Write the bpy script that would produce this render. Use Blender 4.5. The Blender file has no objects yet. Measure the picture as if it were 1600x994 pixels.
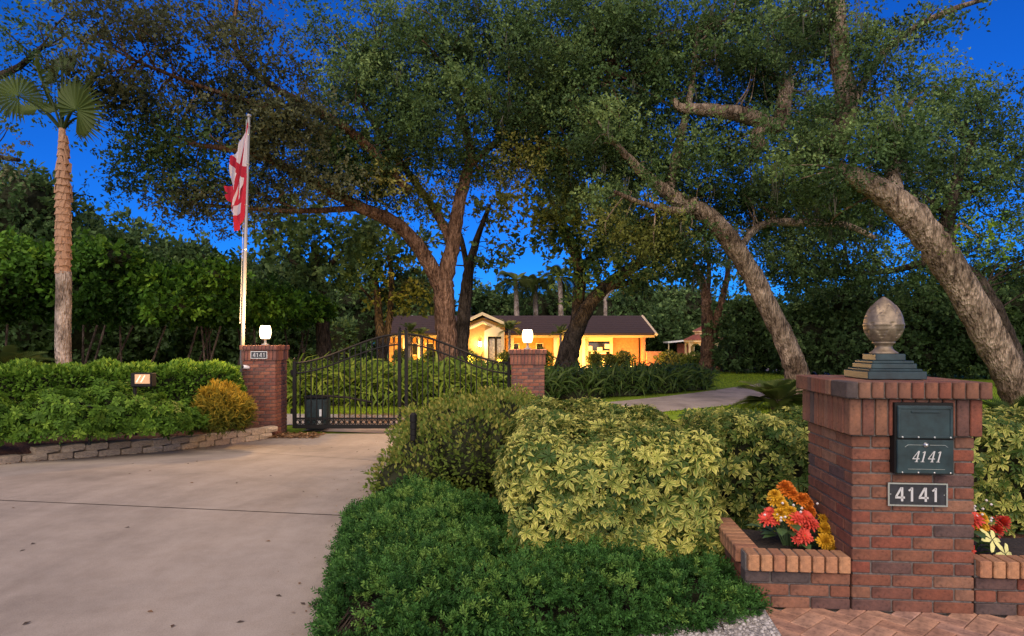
import bpy, bmesh, math, random
import numpy as np
from mathutils import Vector, Matrix, Euler

rng = np.random.default_rng(4141)
random.seed(4141)
sc = bpy.context.scene
COL = sc.collection
pi = math.pi
rad = math.radians

# ------------------------------------------------------------------ camera
F = 985.0            # focal length in pixels of the 1600 px wide photograph
CX, HY, CH = 800.0, 534.0, 1.45
cam_data = bpy.data.cameras.new("camera")
cam = bpy.data.objects.new("camera", cam_data)
COL.objects.link(cam)
cam.location = (0, 0, CH)
cam.rotation_euler = (pi / 2, 0, 0)
cam_data.sensor_width = 36
cam_data.lens = 36 * F / 1600
cam_data.shift_y = (HY - 497) / 1600
cam_data.clip_start = 0.05
cam_data.clip_end = 2000
sc.camera = cam

# ------------------------------------------------------------------ sky, sun, exposure
SUN_EL, SUN_AZ = 37.0, 189.0         # soft western glow behind the camera
world = bpy.data.worlds.new("World")
sc.world = world
world.use_nodes = True
wn = world.node_tree
sky_t = wn.nodes.new("ShaderNodeTexSky")
sky_t.sky_type = 'NISHITA'
sky_t.sun_disc = False
sky_t.sun_elevation = rad(SUN_EL)
sky_t.sun_rotation = rad(SUN_AZ)
sky_t.ozone_density = 10
sky_t.dust_density = 0.1
sky_t.air_density = 1.0
tintn = wn.nodes.new("ShaderNodeMix")
tintn.data_type = 'RGBA'
tintn.blend_type = 'MULTIPLY'
tintn.inputs[0].default_value = 1.0
tintn.inputs[7].default_value = (0.12, 0.84, 1.95, 1)   # dusk blue (tungsten white balance)
wn.links.new(sky_t.outputs[0], tintn.inputs[6])
wn.links.new(tintn.outputs[2], wn.nodes["Background"].inputs[0])
wn.nodes["Background"].inputs[1].default_value = 0.05

sun_data = bpy.data.lights.new("sun", 'SUN')
sun_data.energy = 3.7
sun_data.angle = rad(88)
sun_data.color = (1.0, 0.80, 0.55)
sun = bpy.data.objects.new("sun", sun_data)
COL.objects.link(sun)
_d = Vector((math.sin(rad(SUN_AZ)) * math.cos(rad(SUN_EL)), math.cos(rad(SUN_AZ)) * math.cos(rad(SUN_EL)), math.sin(rad(SUN_EL))))
sun.rotation_euler = _d.to_track_quat('Z', 'Y').to_euler()

sc.view_settings.view_transform = 'Standard'
sc.view_settings.look = 'None'
sc.view_settings.gamma = 1
sc.view_settings.use_curve_mapping = False
sc.view_settings.exposure = 0.6
sc.cycles.use_denoising = True
sc.cycles.max_bounces = 6
sc.cycles.transparent_max_bounces = 8
sc.cycles.sample_clamp_indirect = 4.0

# ------------------------------------------------------------------ helpers
def gz(y):
    t = min(1.0, max(0.0, (y - 5.5) / 6.0))
    return -0.33 * t * t * (3 - 2 * t)

def P(px, py, Y):
    return Vector(((px - CX) * Y / F, Y, CH - (py - HY) * Y / F))

def G(px, py):
    Y = 8.0
    for _ in range(60):
        Y = 0.5 * Y + 0.5 * F * (CH - gz(Y)) / (py - HY)
    return Vector(((px - CX) * Y / F, Y, gz(Y)))

def link(o, parent=None):
    COL.objects.link(o)
    if parent is not None:
        o.parent = parent
    return o

def tag(o, label=None, cat=None, group=None, kind=None):
    if label: o["label"] = label
    if cat: o["category"] = cat
    if group: o["group"] = group
    if kind: o["kind"] = kind
    return o

def thing(name, label, cat, loc=(0, 0, 0), rz=0.0, group=None):
    o = bpy.data.objects.new(name, None)
    o.empty_display_size = 0.1
    o.location = loc
    o.rotation_euler = (0, 0, rz)
    COL.objects.link(o)
    return tag(o, label, cat, group)

class MB:
    def __init__(s):
        s.v = []; s.f = []
    def add(s, vs, fs):
        n = len(s.v)
        s.v.extend([tuple(v) for v in vs])
        s.f.extend([tuple(i + n for i in f) for f in fs])
        return s
    def box(s, c, d, R=None, taper=1.0):
        c = Vector(c); hx, hy, hz = d[0] / 2, d[1] / 2, d[2] / 2
        vs = []
        for z in (-1, 1):
            k = taper if z > 0 else 1.0
            for x, y in ((-1, -1), (1, -1), (1, 1), (-1, 1)):
                p = Vector((x * hx * k, y * hy * k, z * hz))
                if R is not None: p = R @ p
                vs.append(c + p)
        return s.add(vs, [(3, 2, 1, 0), (4, 5, 6, 7), (0, 1, 5, 4), (1, 2, 6, 5), (2, 3, 7, 6), (3, 0, 4, 7)])
    def rbox(s, c, d, bev):
        """box with chamfered edges"""
        bm = bmesh.new()
        bmesh.ops.create_cube(bm, size=1.0)
        for v in bm.verts:
            v.co = Vector((v.co.x * d[0], v.co.y * d[1], v.co.z * d[2]))
        bmesh.ops.bevel(bm, geom=list(bm.edges), offset=bev, segments=1, affect='EDGES', profile=0.5)
        bm.verts.index_update()
        s.add([Vector(c) + v.co for v in bm.verts], [[v.index for v in f.verts] for f in bm.faces])
        bm.free()
        return s
    def tube(s, pts, radii, n=8, cap=True, wob=0.0):
        pts = [Vector(p) for p in pts]
        if not hasattr(radii, '__len__'): radii = [radii] * len(pts)
        up = None; rings = []
        base = len(s.v)
        for i, p in enumerate(pts):
            t = (pts[min(i + 1, len(pts) - 1)] - pts[max(i - 1, 0)])
            if t.length < 1e-9: t = Vector((0, 0, 1))
            t.normalize()
            if up is None:
                up = Vector((1, 0, 0)) if abs(t.x) < 0.8 else Vector((0, 1, 0))
            a = (up - t * up.dot(t)).normalized()
            up = a
            b = t.cross(a)
            for k in range(n):
                th = 2 * pi * k / n
                r = radii[i] * (1 + (random.uniform(-wob, wob) if wob else 0))
                s.v.append(tuple(p + a * (math.cos(th) * r) + b * (math.sin(th) * r)))
        for i in range(len(pts) - 1):
            for k in range(n):
                k2 = (k + 1) % n
                s.f.append((base + i * n + k, base + i * n + k2, base + (i + 1) * n + k2, base + (i + 1) * n + k))
        if cap:
            s.f.append(tuple(base + k for k in range(n))[::-1])
            s.f.append(tuple(base + (len(pts) - 1) * n + k for k in range(n)))
        return s
    def lathe(s, prof, c=(0, 0, 0), n=24, relief=None):
        c = Vector(c); base = len(s.v)
        for (r, z) in prof:
            for k in range(n):
                th = 2 * pi * k / n
                rr = r + (relief(th, z, r) if relief else 0)
                s.v.append((c.x + rr * math.cos(th), c.y + rr * math.sin(th), c.z + z))
        for i in range(len(prof) - 1):
            for k in range(n):
                k2 = (k + 1) % n
                s.f.append((base + i * n + k, base + i * n + k2, base + (i + 1) * n + k2, base + (i + 1) * n + k))
        s.f.append(tuple(base + k for k in range(n))[::-1])
        s.f.append(tuple(base + (len(prof) - 1) * n + k for k in range(n)))
        return s
    def grid(s, fn, nu, nv):
        base = len(s.v)
        for j in range(nv + 1):
            for i in range(nu + 1):
                s.v.append(tuple(fn(i / nu, j / nv)))
        for j in range(nv):
            for i in range(nu):
                a = base + j * (nu + 1) + i
                s.f.append((a, a + 1, a + nu + 2, a + nu + 1))
        return s
    def mesh(s, name, mat, smooth=False):
        me = bpy.data.meshes.new(name)
        me.from_pydata(s.v, [], s.f)
        if mat: me.materials.append(mat)
        if smooth:
            me.polygons.foreach_set("use_smooth", [True] * len(me.polygons))
        me.update()
        return me
    def build(s, name, mat, parent=None, smooth=False, local=False):
        o = bpy.data.objects.new(name, s.mesh(name, mat, smooth))
        link(o, parent)
        if parent is not None and not local:
            o.location = -Vector(world_loc(parent))
        return o

def world_loc(o):
    v = Vector(o.location); q = o.parent
    while q is not None:
        v = v + Vector(q.location); q = q.parent
    return v

def inst(name, me, parent, loc=(0, 0, 0), rot=(0, 0, 0), scale=(1, 1, 1)):
    o = bpy.data.objects.new(name, me)
    link(o, parent)
    o.location = loc; o.rotation_euler = rot; o.scale = scale
    return o

def smooth_path(pts, n):
    """Catmull-Rom through (x,y,z,r) tuples"""
    pts = [np.array(p, float) for p in pts]
    if len(pts) < 3:
        out = [pts[0] + (pts[-1] - pts[0]) * t for t in np.linspace(0, 1, n + 1)]
        return out
    q = [2 * pts[0] - pts[1]] + pts + [2 * pts[-1] - pts[-2]]
    out = []
    for i in range(1, len(q) - 2):
        p0, p1, p2, p3 = q[i - 1], q[i], q[i + 1], q[i + 2]
        for k in range(n):
            t = k / n
            out.append(0.5 * ((2 * p1) + (-p0 + p2) * t + (2 * p0 - 5 * p1 + 4 * p2 - p3) * t * t + (-p0 + 3 * p1 - 3 * p2 + p3) * t ** 3))
    out.append(pts[-1])
    return out

# ---- fast scatter of a quad template
def norm(a):
    return a / np.maximum(np.linalg.norm(a, axis=-1, keepdims=True), 1e-9)

def frames(d, n):
    """rotation matrices with local Y along d and local Z near n"""
    y = norm(d)
    x = norm(np.cross(y, n))
    z = np.cross(x, y)
    return np.stack([x, y, z], axis=2)

def rand_dirs(n):
    return norm(rng.normal(size=(n, 3)))

class Scatter:
    def __init__(s):
        s.V = []; s.Q = []; s.T = []; s.E = []; s.n = 0
    def add(s, tmpl, pos, R, scl, tint):
        tv, tf, te = tmpl
        N = len(pos)
        if N == 0: return s
        scl = np.asarray(scl, float)
        if scl.ndim == 0: scl = np.full(N, float(scl))
        if scl.ndim == 1: scl = np.repeat(scl[:, None], 3, axis=1)
        v = tv[None, :, :] * scl[:, None, :]
        v = np.einsum('nij,nkj->nki', R, v) + pos[:, None, :]
        nv = len(tv)
        s.V.append(v.reshape(-1, 3))
        q = tf[None, :, :] + (np.arange(N) * nv)[:, None, None] + s.n
        s.Q.append(q.reshape(-1, 4))
        s.T.append(np.repeat(np.broadcast_to(tint, (N,)), nv))
        s.E.append(np.tile(te, N))
        s.n += N * nv
        return s
    def build(s, name, mat, parent=None, kind=None, smooth=False):
        V = np.concatenate(s.V).astype(np.float32)
        Q = np.concatenate(s.Q).astype(np.int32)
        me = bpy.data.meshes.new(name)
        me.vertices.add(len(V)); me.vertices.foreach_set("co", V.ravel())
        me.loops.add(len(Q) * 4); me.loops.foreach_set("vertex_index", Q.ravel())
        me.polygons.add(len(Q))
        me.polygons.foreach_set("loop_start", np.arange(0, len(Q) * 4, 4, dtype=np.int32))
        if smooth: me.polygons.foreach_set("use_smooth", np.ones(len(Q), dtype=bool))
        a = me.attributes.new("tint", 'FLOAT', 'POINT'); a.data.foreach_set("value", np.concatenate(s.T).astype(np.float32))
        a = me.attributes.new("edge", 'FLOAT', 'POINT'); a.data.foreach_set("value", np.concatenate(s.E).astype(np.float32))
        me.materials.append(mat)
        me.update(calc_edges=True)
        o = bpy.data.objects.new(name, me)
        link(o, parent)
        if parent is not None:
            o.location = -world_loc(parent)
        if kind: o["kind"] = kind
        return o

# ------------------------------------------------------------------ materials
def new_mat(name):
    m = bpy.data.materials.new(name); m.use_nodes = True
    return m, m.node_tree, m.node_tree.nodes["Principled BSDF"]

def ramp(nt, stops, interp='LINEAR'):
    r = nt.nodes.new("ShaderNodeValToRGB")
    cr = r.color_ramp; cr.interpolation = interp
    while len(cr.elements) > 1: cr.elements.remove(cr.elements[-1])
    for i, (p, c) in enumerate(stops):
        e = cr.elements[0] if i == 0 else cr.elements.new(p)
        e.position = p; e.color = (c[0], c[1], c[2], 1)
    return r

def noise(nt, scale, detail=4, rough=0.6, coord='Object', vscale=None):
    tc = nt.nodes.new("ShaderNodeTexCoord")
    n = nt.nodes.new("ShaderNodeTexNoise")
    n.inputs["Scale"].default_value = scale; n.inputs["Detail"].default_value = detail; n.inputs["Roughness"].default_value = rough
    if vscale:
        mp = nt.nodes.new("ShaderNodeMapping"); mp.inputs["Scale"].default_value = vscale
        nt.links.new(tc.outputs[coord], mp.inputs[0]); nt.links.new(mp.outputs[0], n.inputs[0])
    else:
        nt.links.new(tc.outputs[coord], n.inputs[0])
    return n

def mixc(nt, a, b, fac, mode='MIX'):
    m = nt.nodes.new("ShaderNodeMix"); m.data_type = 'RGBA'; m.blend_type = mode
    for sock, val in ((m.inputs[0], fac), (m.inputs[6], a), (m.inputs[7], b)):
        if hasattr(val, 'is_output'): nt.links.new(val, sock)
        elif isinstance(val, (int, float)): sock.default_value = val
        else: sock.default_value = (val[0], val[1], val[2], 1)
    return m.outputs[2]

def bump(nt, bs, h, strength=0.5, dist=0.01):
    b = nt.nodes.new("ShaderNodeBump"); b.inputs["Strength"].default_value = strength; b.inputs["Distance"].default_value = dist
    nt.links.new(h, b.inputs["Height"]); nt.links.new(b.outputs[0], bs.inputs["Normal"])

def simple(name, col, rough=0.6, metal=0.0, nscale=None, var=0.25, bmp=0.0, bdist=0.004, spec=None):
    m, nt, bs = new_mat(name)
    bs.inputs["Roughness"].default_value = rough; bs.inputs["Metallic"].default_value = metal
    if spec is not None: bs.inputs["Specular IOR Level"].default_value = spec
    if nscale:
        n = noise(nt, nscale)
        r = ramp(nt, [(0.3, [c * (1 - var) for c in col]), (0.7, [c * (1 + var) for c in col])])
        nt.links.new(n.outputs[0], r.inputs[0]); nt.links.new(r.outputs[0], bs.inputs["Base Color"])
        if bmp: bump(nt, bs, n.outputs[0], bmp, bdist)
    else:
        bs.inputs["Base Color"].default_value = (*col, 1)
    return m

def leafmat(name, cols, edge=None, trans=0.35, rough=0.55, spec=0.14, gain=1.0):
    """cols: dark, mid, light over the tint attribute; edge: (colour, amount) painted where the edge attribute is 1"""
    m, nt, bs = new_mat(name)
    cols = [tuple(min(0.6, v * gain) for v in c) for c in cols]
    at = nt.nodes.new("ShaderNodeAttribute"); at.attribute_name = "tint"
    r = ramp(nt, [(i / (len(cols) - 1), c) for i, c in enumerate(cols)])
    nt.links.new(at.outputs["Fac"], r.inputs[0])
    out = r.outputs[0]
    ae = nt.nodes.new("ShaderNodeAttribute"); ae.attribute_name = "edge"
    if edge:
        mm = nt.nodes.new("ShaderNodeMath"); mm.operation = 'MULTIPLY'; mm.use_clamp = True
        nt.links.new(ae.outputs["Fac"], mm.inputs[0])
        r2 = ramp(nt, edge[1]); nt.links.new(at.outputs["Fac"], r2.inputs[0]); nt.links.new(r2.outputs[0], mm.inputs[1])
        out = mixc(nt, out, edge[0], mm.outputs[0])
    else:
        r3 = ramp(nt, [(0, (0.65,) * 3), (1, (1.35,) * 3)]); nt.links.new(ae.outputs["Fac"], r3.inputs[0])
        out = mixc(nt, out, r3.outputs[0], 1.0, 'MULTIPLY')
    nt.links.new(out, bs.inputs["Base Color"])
    bs.inputs["Roughness"].default_value = rough
    bs.inputs["Specular IOR Level"].default_value = spec
    tr = nt.nodes.new("ShaderNodeBsdfTranslucent"); nt.links.new(out, tr.inputs[0])
    mx = nt.nodes.new("ShaderNodeMixShader"); mx.inputs[0].default_value = trans
    nt.links.new(bs.outputs[0], mx.inputs[1]); nt.links.new(tr.outputs[0], mx.inputs[2])
    nt.links.new(mx.outputs[0], nt.nodes["Material Output"].inputs[0])
    return m

def barkmat(name, dark, mid, light, scale=1.0):
    m, nt, bs = new_mat(name)
    n1 = noise(nt, 9 * scale, 6, 0.7, vscale=(1, 1, 0.28))
    n2 = noise(nt, 1.1 * scale, 3, 0.6)
    vo = nt.nodes.new("ShaderNodeTexVoronoi"); vo.inputs["Scale"].default_value = 22 * scale
    tc = nt.nodes.new("ShaderNodeTexCoord"); mp = nt.nodes.new("ShaderNodeMapping"); mp.inputs["Scale"].default_value = (1, 1, 0.3)
    nt.links.new(tc.outputs["Object"], mp.inputs[0]); nt.links.new(mp.outputs[0], vo.inputs[0])
    r = ramp(nt, [(0.36, [v * .6 for v in dark]), (0.47, mid), (0.62, light)]); nt.links.new(n1.outputs[0], r.inputs[0])
    r2 = ramp(nt, [(0.34, (0.5, 0.46, 0.42)), (0.5, (0.95, 0.95, 0.92)), (0.64, (1.4, 1.4, 1.38))]); nt.links.new(n2.outputs[0], r2.inputs[0])
    c = mixc(nt, r.outputs[0], r2.outputs[0], 1.0, 'MULTIPLY')
    nt.links.new(c, bs.inputs["Base Color"]); bs.inputs["Roughness"].default_value = 0.95
    bs.inputs["Specular IOR Level"].default_value = 0.15
    ad = nt.nodes.new("ShaderNodeMath"); ad.operation = 'ADD'
    nt.links.new(n1.outputs[0], ad.inputs[0]); nt.links.new(vo.outputs["Distance"], ad.inputs[1])
    bump(nt, bs, ad.outputs[0], 1.0, 0.09 / scale)
    return m

def brickmat(name, stops, grain=55):
    m, nt, bs = new_mat(name)
    oi = nt.nodes.new("ShaderNodeObjectInfo")
    r = ramp(nt, stops); nt.links.new(oi.outputs["Random"], r.inputs[0])
    n = noise(nt, grain, 5, 0.7); n2 = noise(nt, 9, 3, 0.6)
    rr = ramp(nt, [(0.28, (0.35, 0.34, 0.34)), (0.45, (0.95, 0.95, 0.95)), (0.62, (1.1, 1.1, 1.1)), (0.8, (1.55, 1.5, 1.45))]); nt.links.new(n.outputs[0], rr.inputs[0])
    r4 = ramp(nt, [(0.32, (0.55, 0.54, 0.56)), (0.5, (0.95, 0.95, 0.95)), (0.68, (1.25, 1.2, 1.15))]); nt.links.new(n2.outputs[0], r4.inputs[0])
    c = mixc(nt, r.outputs[0], rr.outputs[0], 0.85, 'MULTIPLY'); c = mixc(nt, c, r4.outputs[0], 0.9, 'MULTIPLY')
    nt.links.new(c, bs.inputs["Base Color"]); bs.inputs["Roughness"].default_value = 0.9
    bump(nt, bs, n.outputs[0], 0.9, 0.006)
    return m

def emit(name, col, strength):
    m, nt, bs = new_mat(name)
    bs.inputs["Base Color"].default_value = (*col, 1)
    bs.inputs["Emission Color"].default_value = (*col, 1); bs.inputs["Emission Strength"].default_value = strength
    return m

M = {}
M['brick'] = brickmat("red brick", [(0, (0.135, 0.043, 0.024)), (0.2, (0.175, 0.080, 0.046)), (0.4, (0.165, 0.045, 0.026)), (0.55, (0.165, 0.064, 0.038)), (0.72, (0.19, 0.095, 0.058)), (0.9, (0.12, 0.044, 0.030)), (0.97, (0.075, 0.05, 0.045)), (1, (0.06, 0.045, 0.042))])
M['brick_cap'] = brickmat("brown cap brick", [(0, (0.30, 0.145, 0.07)), (0.5, (0.35, 0.18, 0.09)), (1, (0.27, 0.12, 0.065))])
M['brick_gate'] = brickmat("gate brick", [(0, (0.19, 0.062, 0.036)), (0.4, (0.25, 0.10, 0.058)), (0.7, (0.17, 0.06, 0.042)), (1, (0.13, 0.06, 0.045))], 40)
M['mortar'] = simple("mortar", (0.12, 0.105, 0.095), 0.95, nscale=60, var=0.4, bmp=0.6)
M['paver'] = brickmat("clay paver", [(0, (0.34, 0.19, 0.125)), (0.4, (0.40, 0.235, 0.155)), (0.75, (0.31, 0.16, 0.10)), (1, (0.36, 0.22, 0.17))], 45)
M['stone'] = brickmat("split concrete block", [(0, (0.44, 0.34, 0.225)), (0.5, (0.55, 0.44, 0.30)), (1, (0.36, 0.28, 0.19))], 30)
M['iron'] = simple("black painted iron", (0.008, 0.0075, 0.007), 0.6, 0.0, spec=0.2)
M['green_metal'] = simple("dark green painted metal", (0.012, 0.028, 0.032), 0.42, 0.0, nscale=14, var=0.5)
M['bronze'] = simple("aged bronze paint", (0.20, 0.155, 0.105), 0.48, 0.4, nscale=26, var=0.4, bmp=0.25)
M['silver'] = simple("brushed steel", (0.6, 0.6, 0.58), 0.35, 0.9)
M['number'] = simple("pale number paint", (0.46, 0.46, 0.45), 0.6)
M['plaque'] = simple("black plaque", (0.015, 0.016, 0.02), 0.5, nscale=30, var=0.5)
M['pole'] = simple("silver flagpole", (0.26, 0.25, 0.24), 0.55, 0.3)
M['mulch'] = simple("red mulch", (0.10, 0.042, 0.022), 0.95, nscale=38, var=0.8, bmp=1.0, bdist=0.03)
M['soil'] = simple("potting soil", (0.03, 0.022, 0.016), 0.95, nscale=50, var=0.6, bmp=1.0, bdist=0.02)
M['gravel'] = simple("grey gravel", (0.30, 0.285, 0.27), 0.95, nscale=70, var=0.75, bmp=1.0, bdist=0.02)
M['core'] = simple("bush shade core", (0.022, 0.024, 0.014), 0.95, nscale=12, var=0.5, spec=0.0)  # dark solid fill standing in for the shade deep inside the foliage
M['oak_bark'] = barkmat("oak bark", (0.075, 0.052, 0.036), (0.19, 0.14, 0.098), (0.35, 0.27, 0.20))
M['red_bark'] = barkmat("warm oak bark", (0.055, 0.030, 0.019), (0.12, 0.068, 0.042), (0.20, 0.12, 0.078))
M['dark_bark'] = barkmat("dark bark", (0.022, 0.017, 0.013), (0.045, 0.034, 0.026), (0.085, 0.065, 0.05))
M['palm_bark'] = barkmat("grey palm bark", (0.17, 0.135, 0.11), (0.27, 0.215, 0.175), (0.36, 0.30, 0.25), 1.5)
M['boot'] = simple("palm boot", (0.27, 0.155, 0.09), 0.9, nscale=20, var=0.5, bmp=0.6)
M['grass'] = simple("lawn", (0.14, 0.21, 0.016), 0.9, nscale=5, var=0.35, bmp=0.5, bdist=0.03, spec=0.1)

def concrete(name, base, var=0.24):
    m, nt, bs = new_mat(name)
    n1 = noise(nt, 0.8, 6, 0.65); n2 = noise(nt, 130, 3, 0.7); n3 = noise(nt, 6, 5, 0.7)
    r1 = ramp(nt, [(0.32, [c * (1 - var * 1.6) for c in base]), (0.5, base), (0.7, [c * (1 + var) for c in base])]); nt.links.new(n1.outputs[0], r1.inputs[0])
    r2 = ramp(nt, [(0.3, (0.72,) * 3), (0.5, (1,) * 3), (0.75, (1.25,) * 3)]); nt.links.new(n2.outputs[0], r2.inputs[0])
    r3 = ramp(nt, [(0.35, (0.90, 0.88, 0.86)), (0.6, (1.04, 1.04, 1.04))]); nt.links.new(n3.outputs[0], r3.inputs[0])
    c = mixc(nt, r1.outputs[0], r2.outputs[0], 0.8, 'MULTIPLY'); c = mixc(nt, c, r3.outputs[0], 0.8, 'MULTIPLY')
    n5 = noise(nt, 1.0, 4, 0.6, vscale=(2.6, 0.22, 1)); r5 = ramp(nt, [(0.36, (0.88, 0.87, 0.86)), (0.55, (1.04, 1.04, 1.04))]); nt.links.new(n5.outputs[0], r5.inputs[0])
    c = mixc(nt, c, r5.outputs[0], 0.75, 'MULTIPLY')
    nt.links.new(c, bs.inputs["Base Color"]); bs.inputs["Roughness"].default_value = 0.85
    bump(nt, bs, n2.outputs[0], 0.35, 0.004)
    return m
M['concrete'] = concrete("driveway concrete", (0.292, 0.250, 0.203), 0.17)
M['drive2'] = concrete("inner drive concrete", (0.30, 0.25, 0.21))
M['joint'] = simple("joint filler", (0.035, 0.026, 0.02), 0.95)

# foliage
M['oak_leaf'] = leafmat("oak leaves", [(0.022, 0.040, 0.014), (0.058, 0.104, 0.032), (0.135, 0.195, 0.062)], gain=1.3)
M['oak_brown'] = leafmat("brownish oak leaves", [(0.036, 0.042, 0.020), (0.072, 0.084, 0.038), (0.125, 0.13, 0.068)], gain=1.2)
M['oak_far'] = leafmat("far foliage", [(0.026, 0.048, 0.016), (0.05, 0.088, 0.028), (0.115, 0.16, 0.05)], gain=1.7)
M['oak_gold'] = leafmat("yellow green leaves", [(0.06, 0.075, 0.015), (0.11, 0.125, 0.028), (0.19, 0.18, 0.045)], gain=1.3)  # lamp glow under the crowns put into the leaf colour; house shrubs share it
M['hedge_green'] = leafmat("bright hedge leaves", [(0.040, 0.090, 0.010), (0.09, 0.18, 0.018), (0.19, 0.30, 0.035)], gain=1.2)
M['wall_green'] = leafmat("hedge wall leaves", [(0.018, 0.052, 0.007), (0.06, 0.15, 0.014), (0.20, 0.35, 0.035)])
M['schefflera'] = leafmat("variegated leaf", [(0.012, 0.050, 0.010), (0.05, 0.13, 0.015), (0.25, 0.30, 0.04)], edge=((0.80, 0.72, 0.20), [(0.0, (0.0,) * 3), (0.3, (0.2,) * 3), (0.6, (0.75,) * 3), (1, (1,) * 3)]), rough=0.45, spec=0.2)
M['juniper'] = leafmat("juniper needles", [(0.016, 0.054, 0.011), (0.050, 0.135, 0.026), (0.16, 0.27, 0.05)], trans=0.15)
M['small_leaf'] = leafmat("small shrub leaves", [(0.05, 0.085, 0.014), (0.10, 0.145, 0.022), (0.24, 0.22, 0.05)], gain=1.25)
M['croton'] = leafmat("golden croton", [(0.075, 0.09, 0.012), (0.24, 0.18, 0.02), (0.52, 0.32, 0.03)])
M['fern'] = leafmat("strap leaves", [(0.045, 0.085, 0.008), (0.11, 0.175, 0.02), (0.22, 0.27, 0.04)], rough=0.4)
M['fern_dark'] = leafmat("dark strap leaves", [(0.018, 0.038, 0.008), (0.04, 0.075, 0.014), (0.08, 0.115, 0.025)], rough=0.4)
M['palm_leaf'] = leafmat("palm leaf", [(0.045, 0.07, 0.018), (0.08, 0.115, 0.028), (0.15, 0.17, 0.05)], rough=0.45)
M['moss'] = leafmat("spanish moss", [(0.04, 0.04, 0.026), (0.07, 0.068, 0.05), (0.10, 0.095, 0.075)], trans=0.2)
M['litter'] = leafmat("dry leaf litter", [(0.10, 0.05, 0.022), (0.22, 0.12, 0.055), (0.36, 0.23, 0.12)], trans=0.1)
M['grassb'] = leafmat("grass blades", [(0.08, 0.13, 0.010), (0.16, 0.24, 0.016), (0.25, 0.34, 0.03)], gain=1.25)

# ------------------------------------------------------------------ leaf templates
def T(vs, fs, es):
    return (np.array(vs, float), np.array(fs, int), np.array(es, float))

def join_t(parts):
    V, Q, E = [], [], []; n = 0
    for v, q, e in parts:
        V.append(v); Q.append(q + n); E.append(e); n += len(v)
    return (np.concatenate(V), np.concatenate(Q), np.concatenate(E))

def xf(t, R, off, s=1.0):
    return (t[0] * s @ np.array(R).T + np.array(off), t[1], t[2])

LEAF = T([(0, 0, 0), (0.26, 0.45, 0.05), (0, 1, -0.06), (-0.26, 0.45, 0.05)], [(0, 1, 2, 3)], [0.5] * 4)

def clump(n, leaf_len, seed, wide=1.0, flat=0.7):
    r = np.random.default_rng(seed)
    parts = []
    # a few twigs, leaves along them
    k = max(3, n // 8)
    tips = norm(r.normal(size=(k, 3))) * np.array([1, 1, flat])
    for i in range(n):
        tw = tips[i % k]
        u = r.uniform(0.35, 1.05)
        p = tw * u + r.normal(size=3) * 0.10
        d = norm(tw * 0.8 + r.normal(size=3) * 0.7)
        nn = norm(np.array([0, 0, 1.0]) + r.normal(size=3) * 0.7)
        R = frames(d[None], nn[None])[0]
        s = leaf_len * r.uniform(0.7, 1.25)
        t = (LEAF[0] * np.array([s * wide, s, s]), LEAF[1], np.full(4, r.uniform(0, 1)))
        parts.append(xf(t, R, p))
    return join_t(parts)

CL30 = [clump(34, 0.25, 10 + i) for i in range(6)]
CLBIG = [clump(26, 0.40, 40 + i, 1.15) for i in range(4)]

def leaflet(w=0.17, droop=0.22, fold=0.05):
    return T([(0, 0.04, 0), (-w, 0.66, fold), (0, 0.60, 0.0), (w, 0.66, fold), (0, 1.0, -droop)],
             [(0, 3, 4, 2), (0, 2, 4, 1)], [0.15, 1.0, 0.0, 1.0, 0.8])

def rosette(seed, n=8):
    r = np.random.default_rng(seed); parts = []
    for k in range(n):
        a = 2 * pi * k / n + r.uniform(-0.15, 0.15)
        el = r.uniform(-0.25, 0.45)
        d = np.array([math.cos(a) * math.cos(el), math.sin(a) * math.cos(el), math.sin(el)])
        R = frames(d[None], np.array([[0, 0, 1.0]]))[0]
        t = leaflet(r.uniform(0.16, 0.21), r.uniform(0.0, 0.4), 0.06)
        parts.append(xf(t, R, (0, 0, 0), r.uniform(0.7, 1.15)))
    return join_t(parts)
ROS = [rosette(70 + i, 7 + i % 3) for i in range(6)]

def sprig(seed, n=12):
    """feathery juniper plume along +Y"""
    r = np.random.default_rng(seed); parts = []
    for k in range(n):
        u = 0.15 + 0.85 * k / n
        a = k * 2.4 + r.uniform(-0.3, 0.3)
        w = 0.36 * (1.05 - 0.75 * u)
        d = norm(np.array([math.cos(a) * 0.9, 0.85, math.sin(a) * 0.9]))
        R = frames(d[None], r.normal(size=(1, 3)))[0]
        L = T([(0, 0, 0), (0.2, 0.5, 0), (0, 1, 0.0), (-0.2, 0.5, 0)], [(0, 1, 2, 3)], [0.1 + 0.5 * u] * 2 + [0.4 + 0.6 * u] + [0.1 + 0.5 * u])
        parts.append(xf(L, R, (0, u * 0.95, 0), w + 0.12))
    return join_t(parts)
SPR = [sprig(90 + i) for i in range(4)]

def strap(bend, w=0.05, seg=4):
    vs, fs, es = [], [], []
    for i in range(seg + 1):
        u = i / seg; ang = bend * u * u
        y = u * math.cos(ang * 0.6); z = -u * math.sin(ang * 0.6) * 0.9
        ww = w * (1 - 0.85 * u ** 2)
        vs += [(-ww, y, z), (ww, y, z + 0.0)]; es += [0.3 + 0.5 * u] * 2
    for i in range(seg):
        fs.append((2 * i, 2 * i + 1, 2 * i + 3, 2 * i + 2))
    return T(vs, fs, es)

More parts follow.
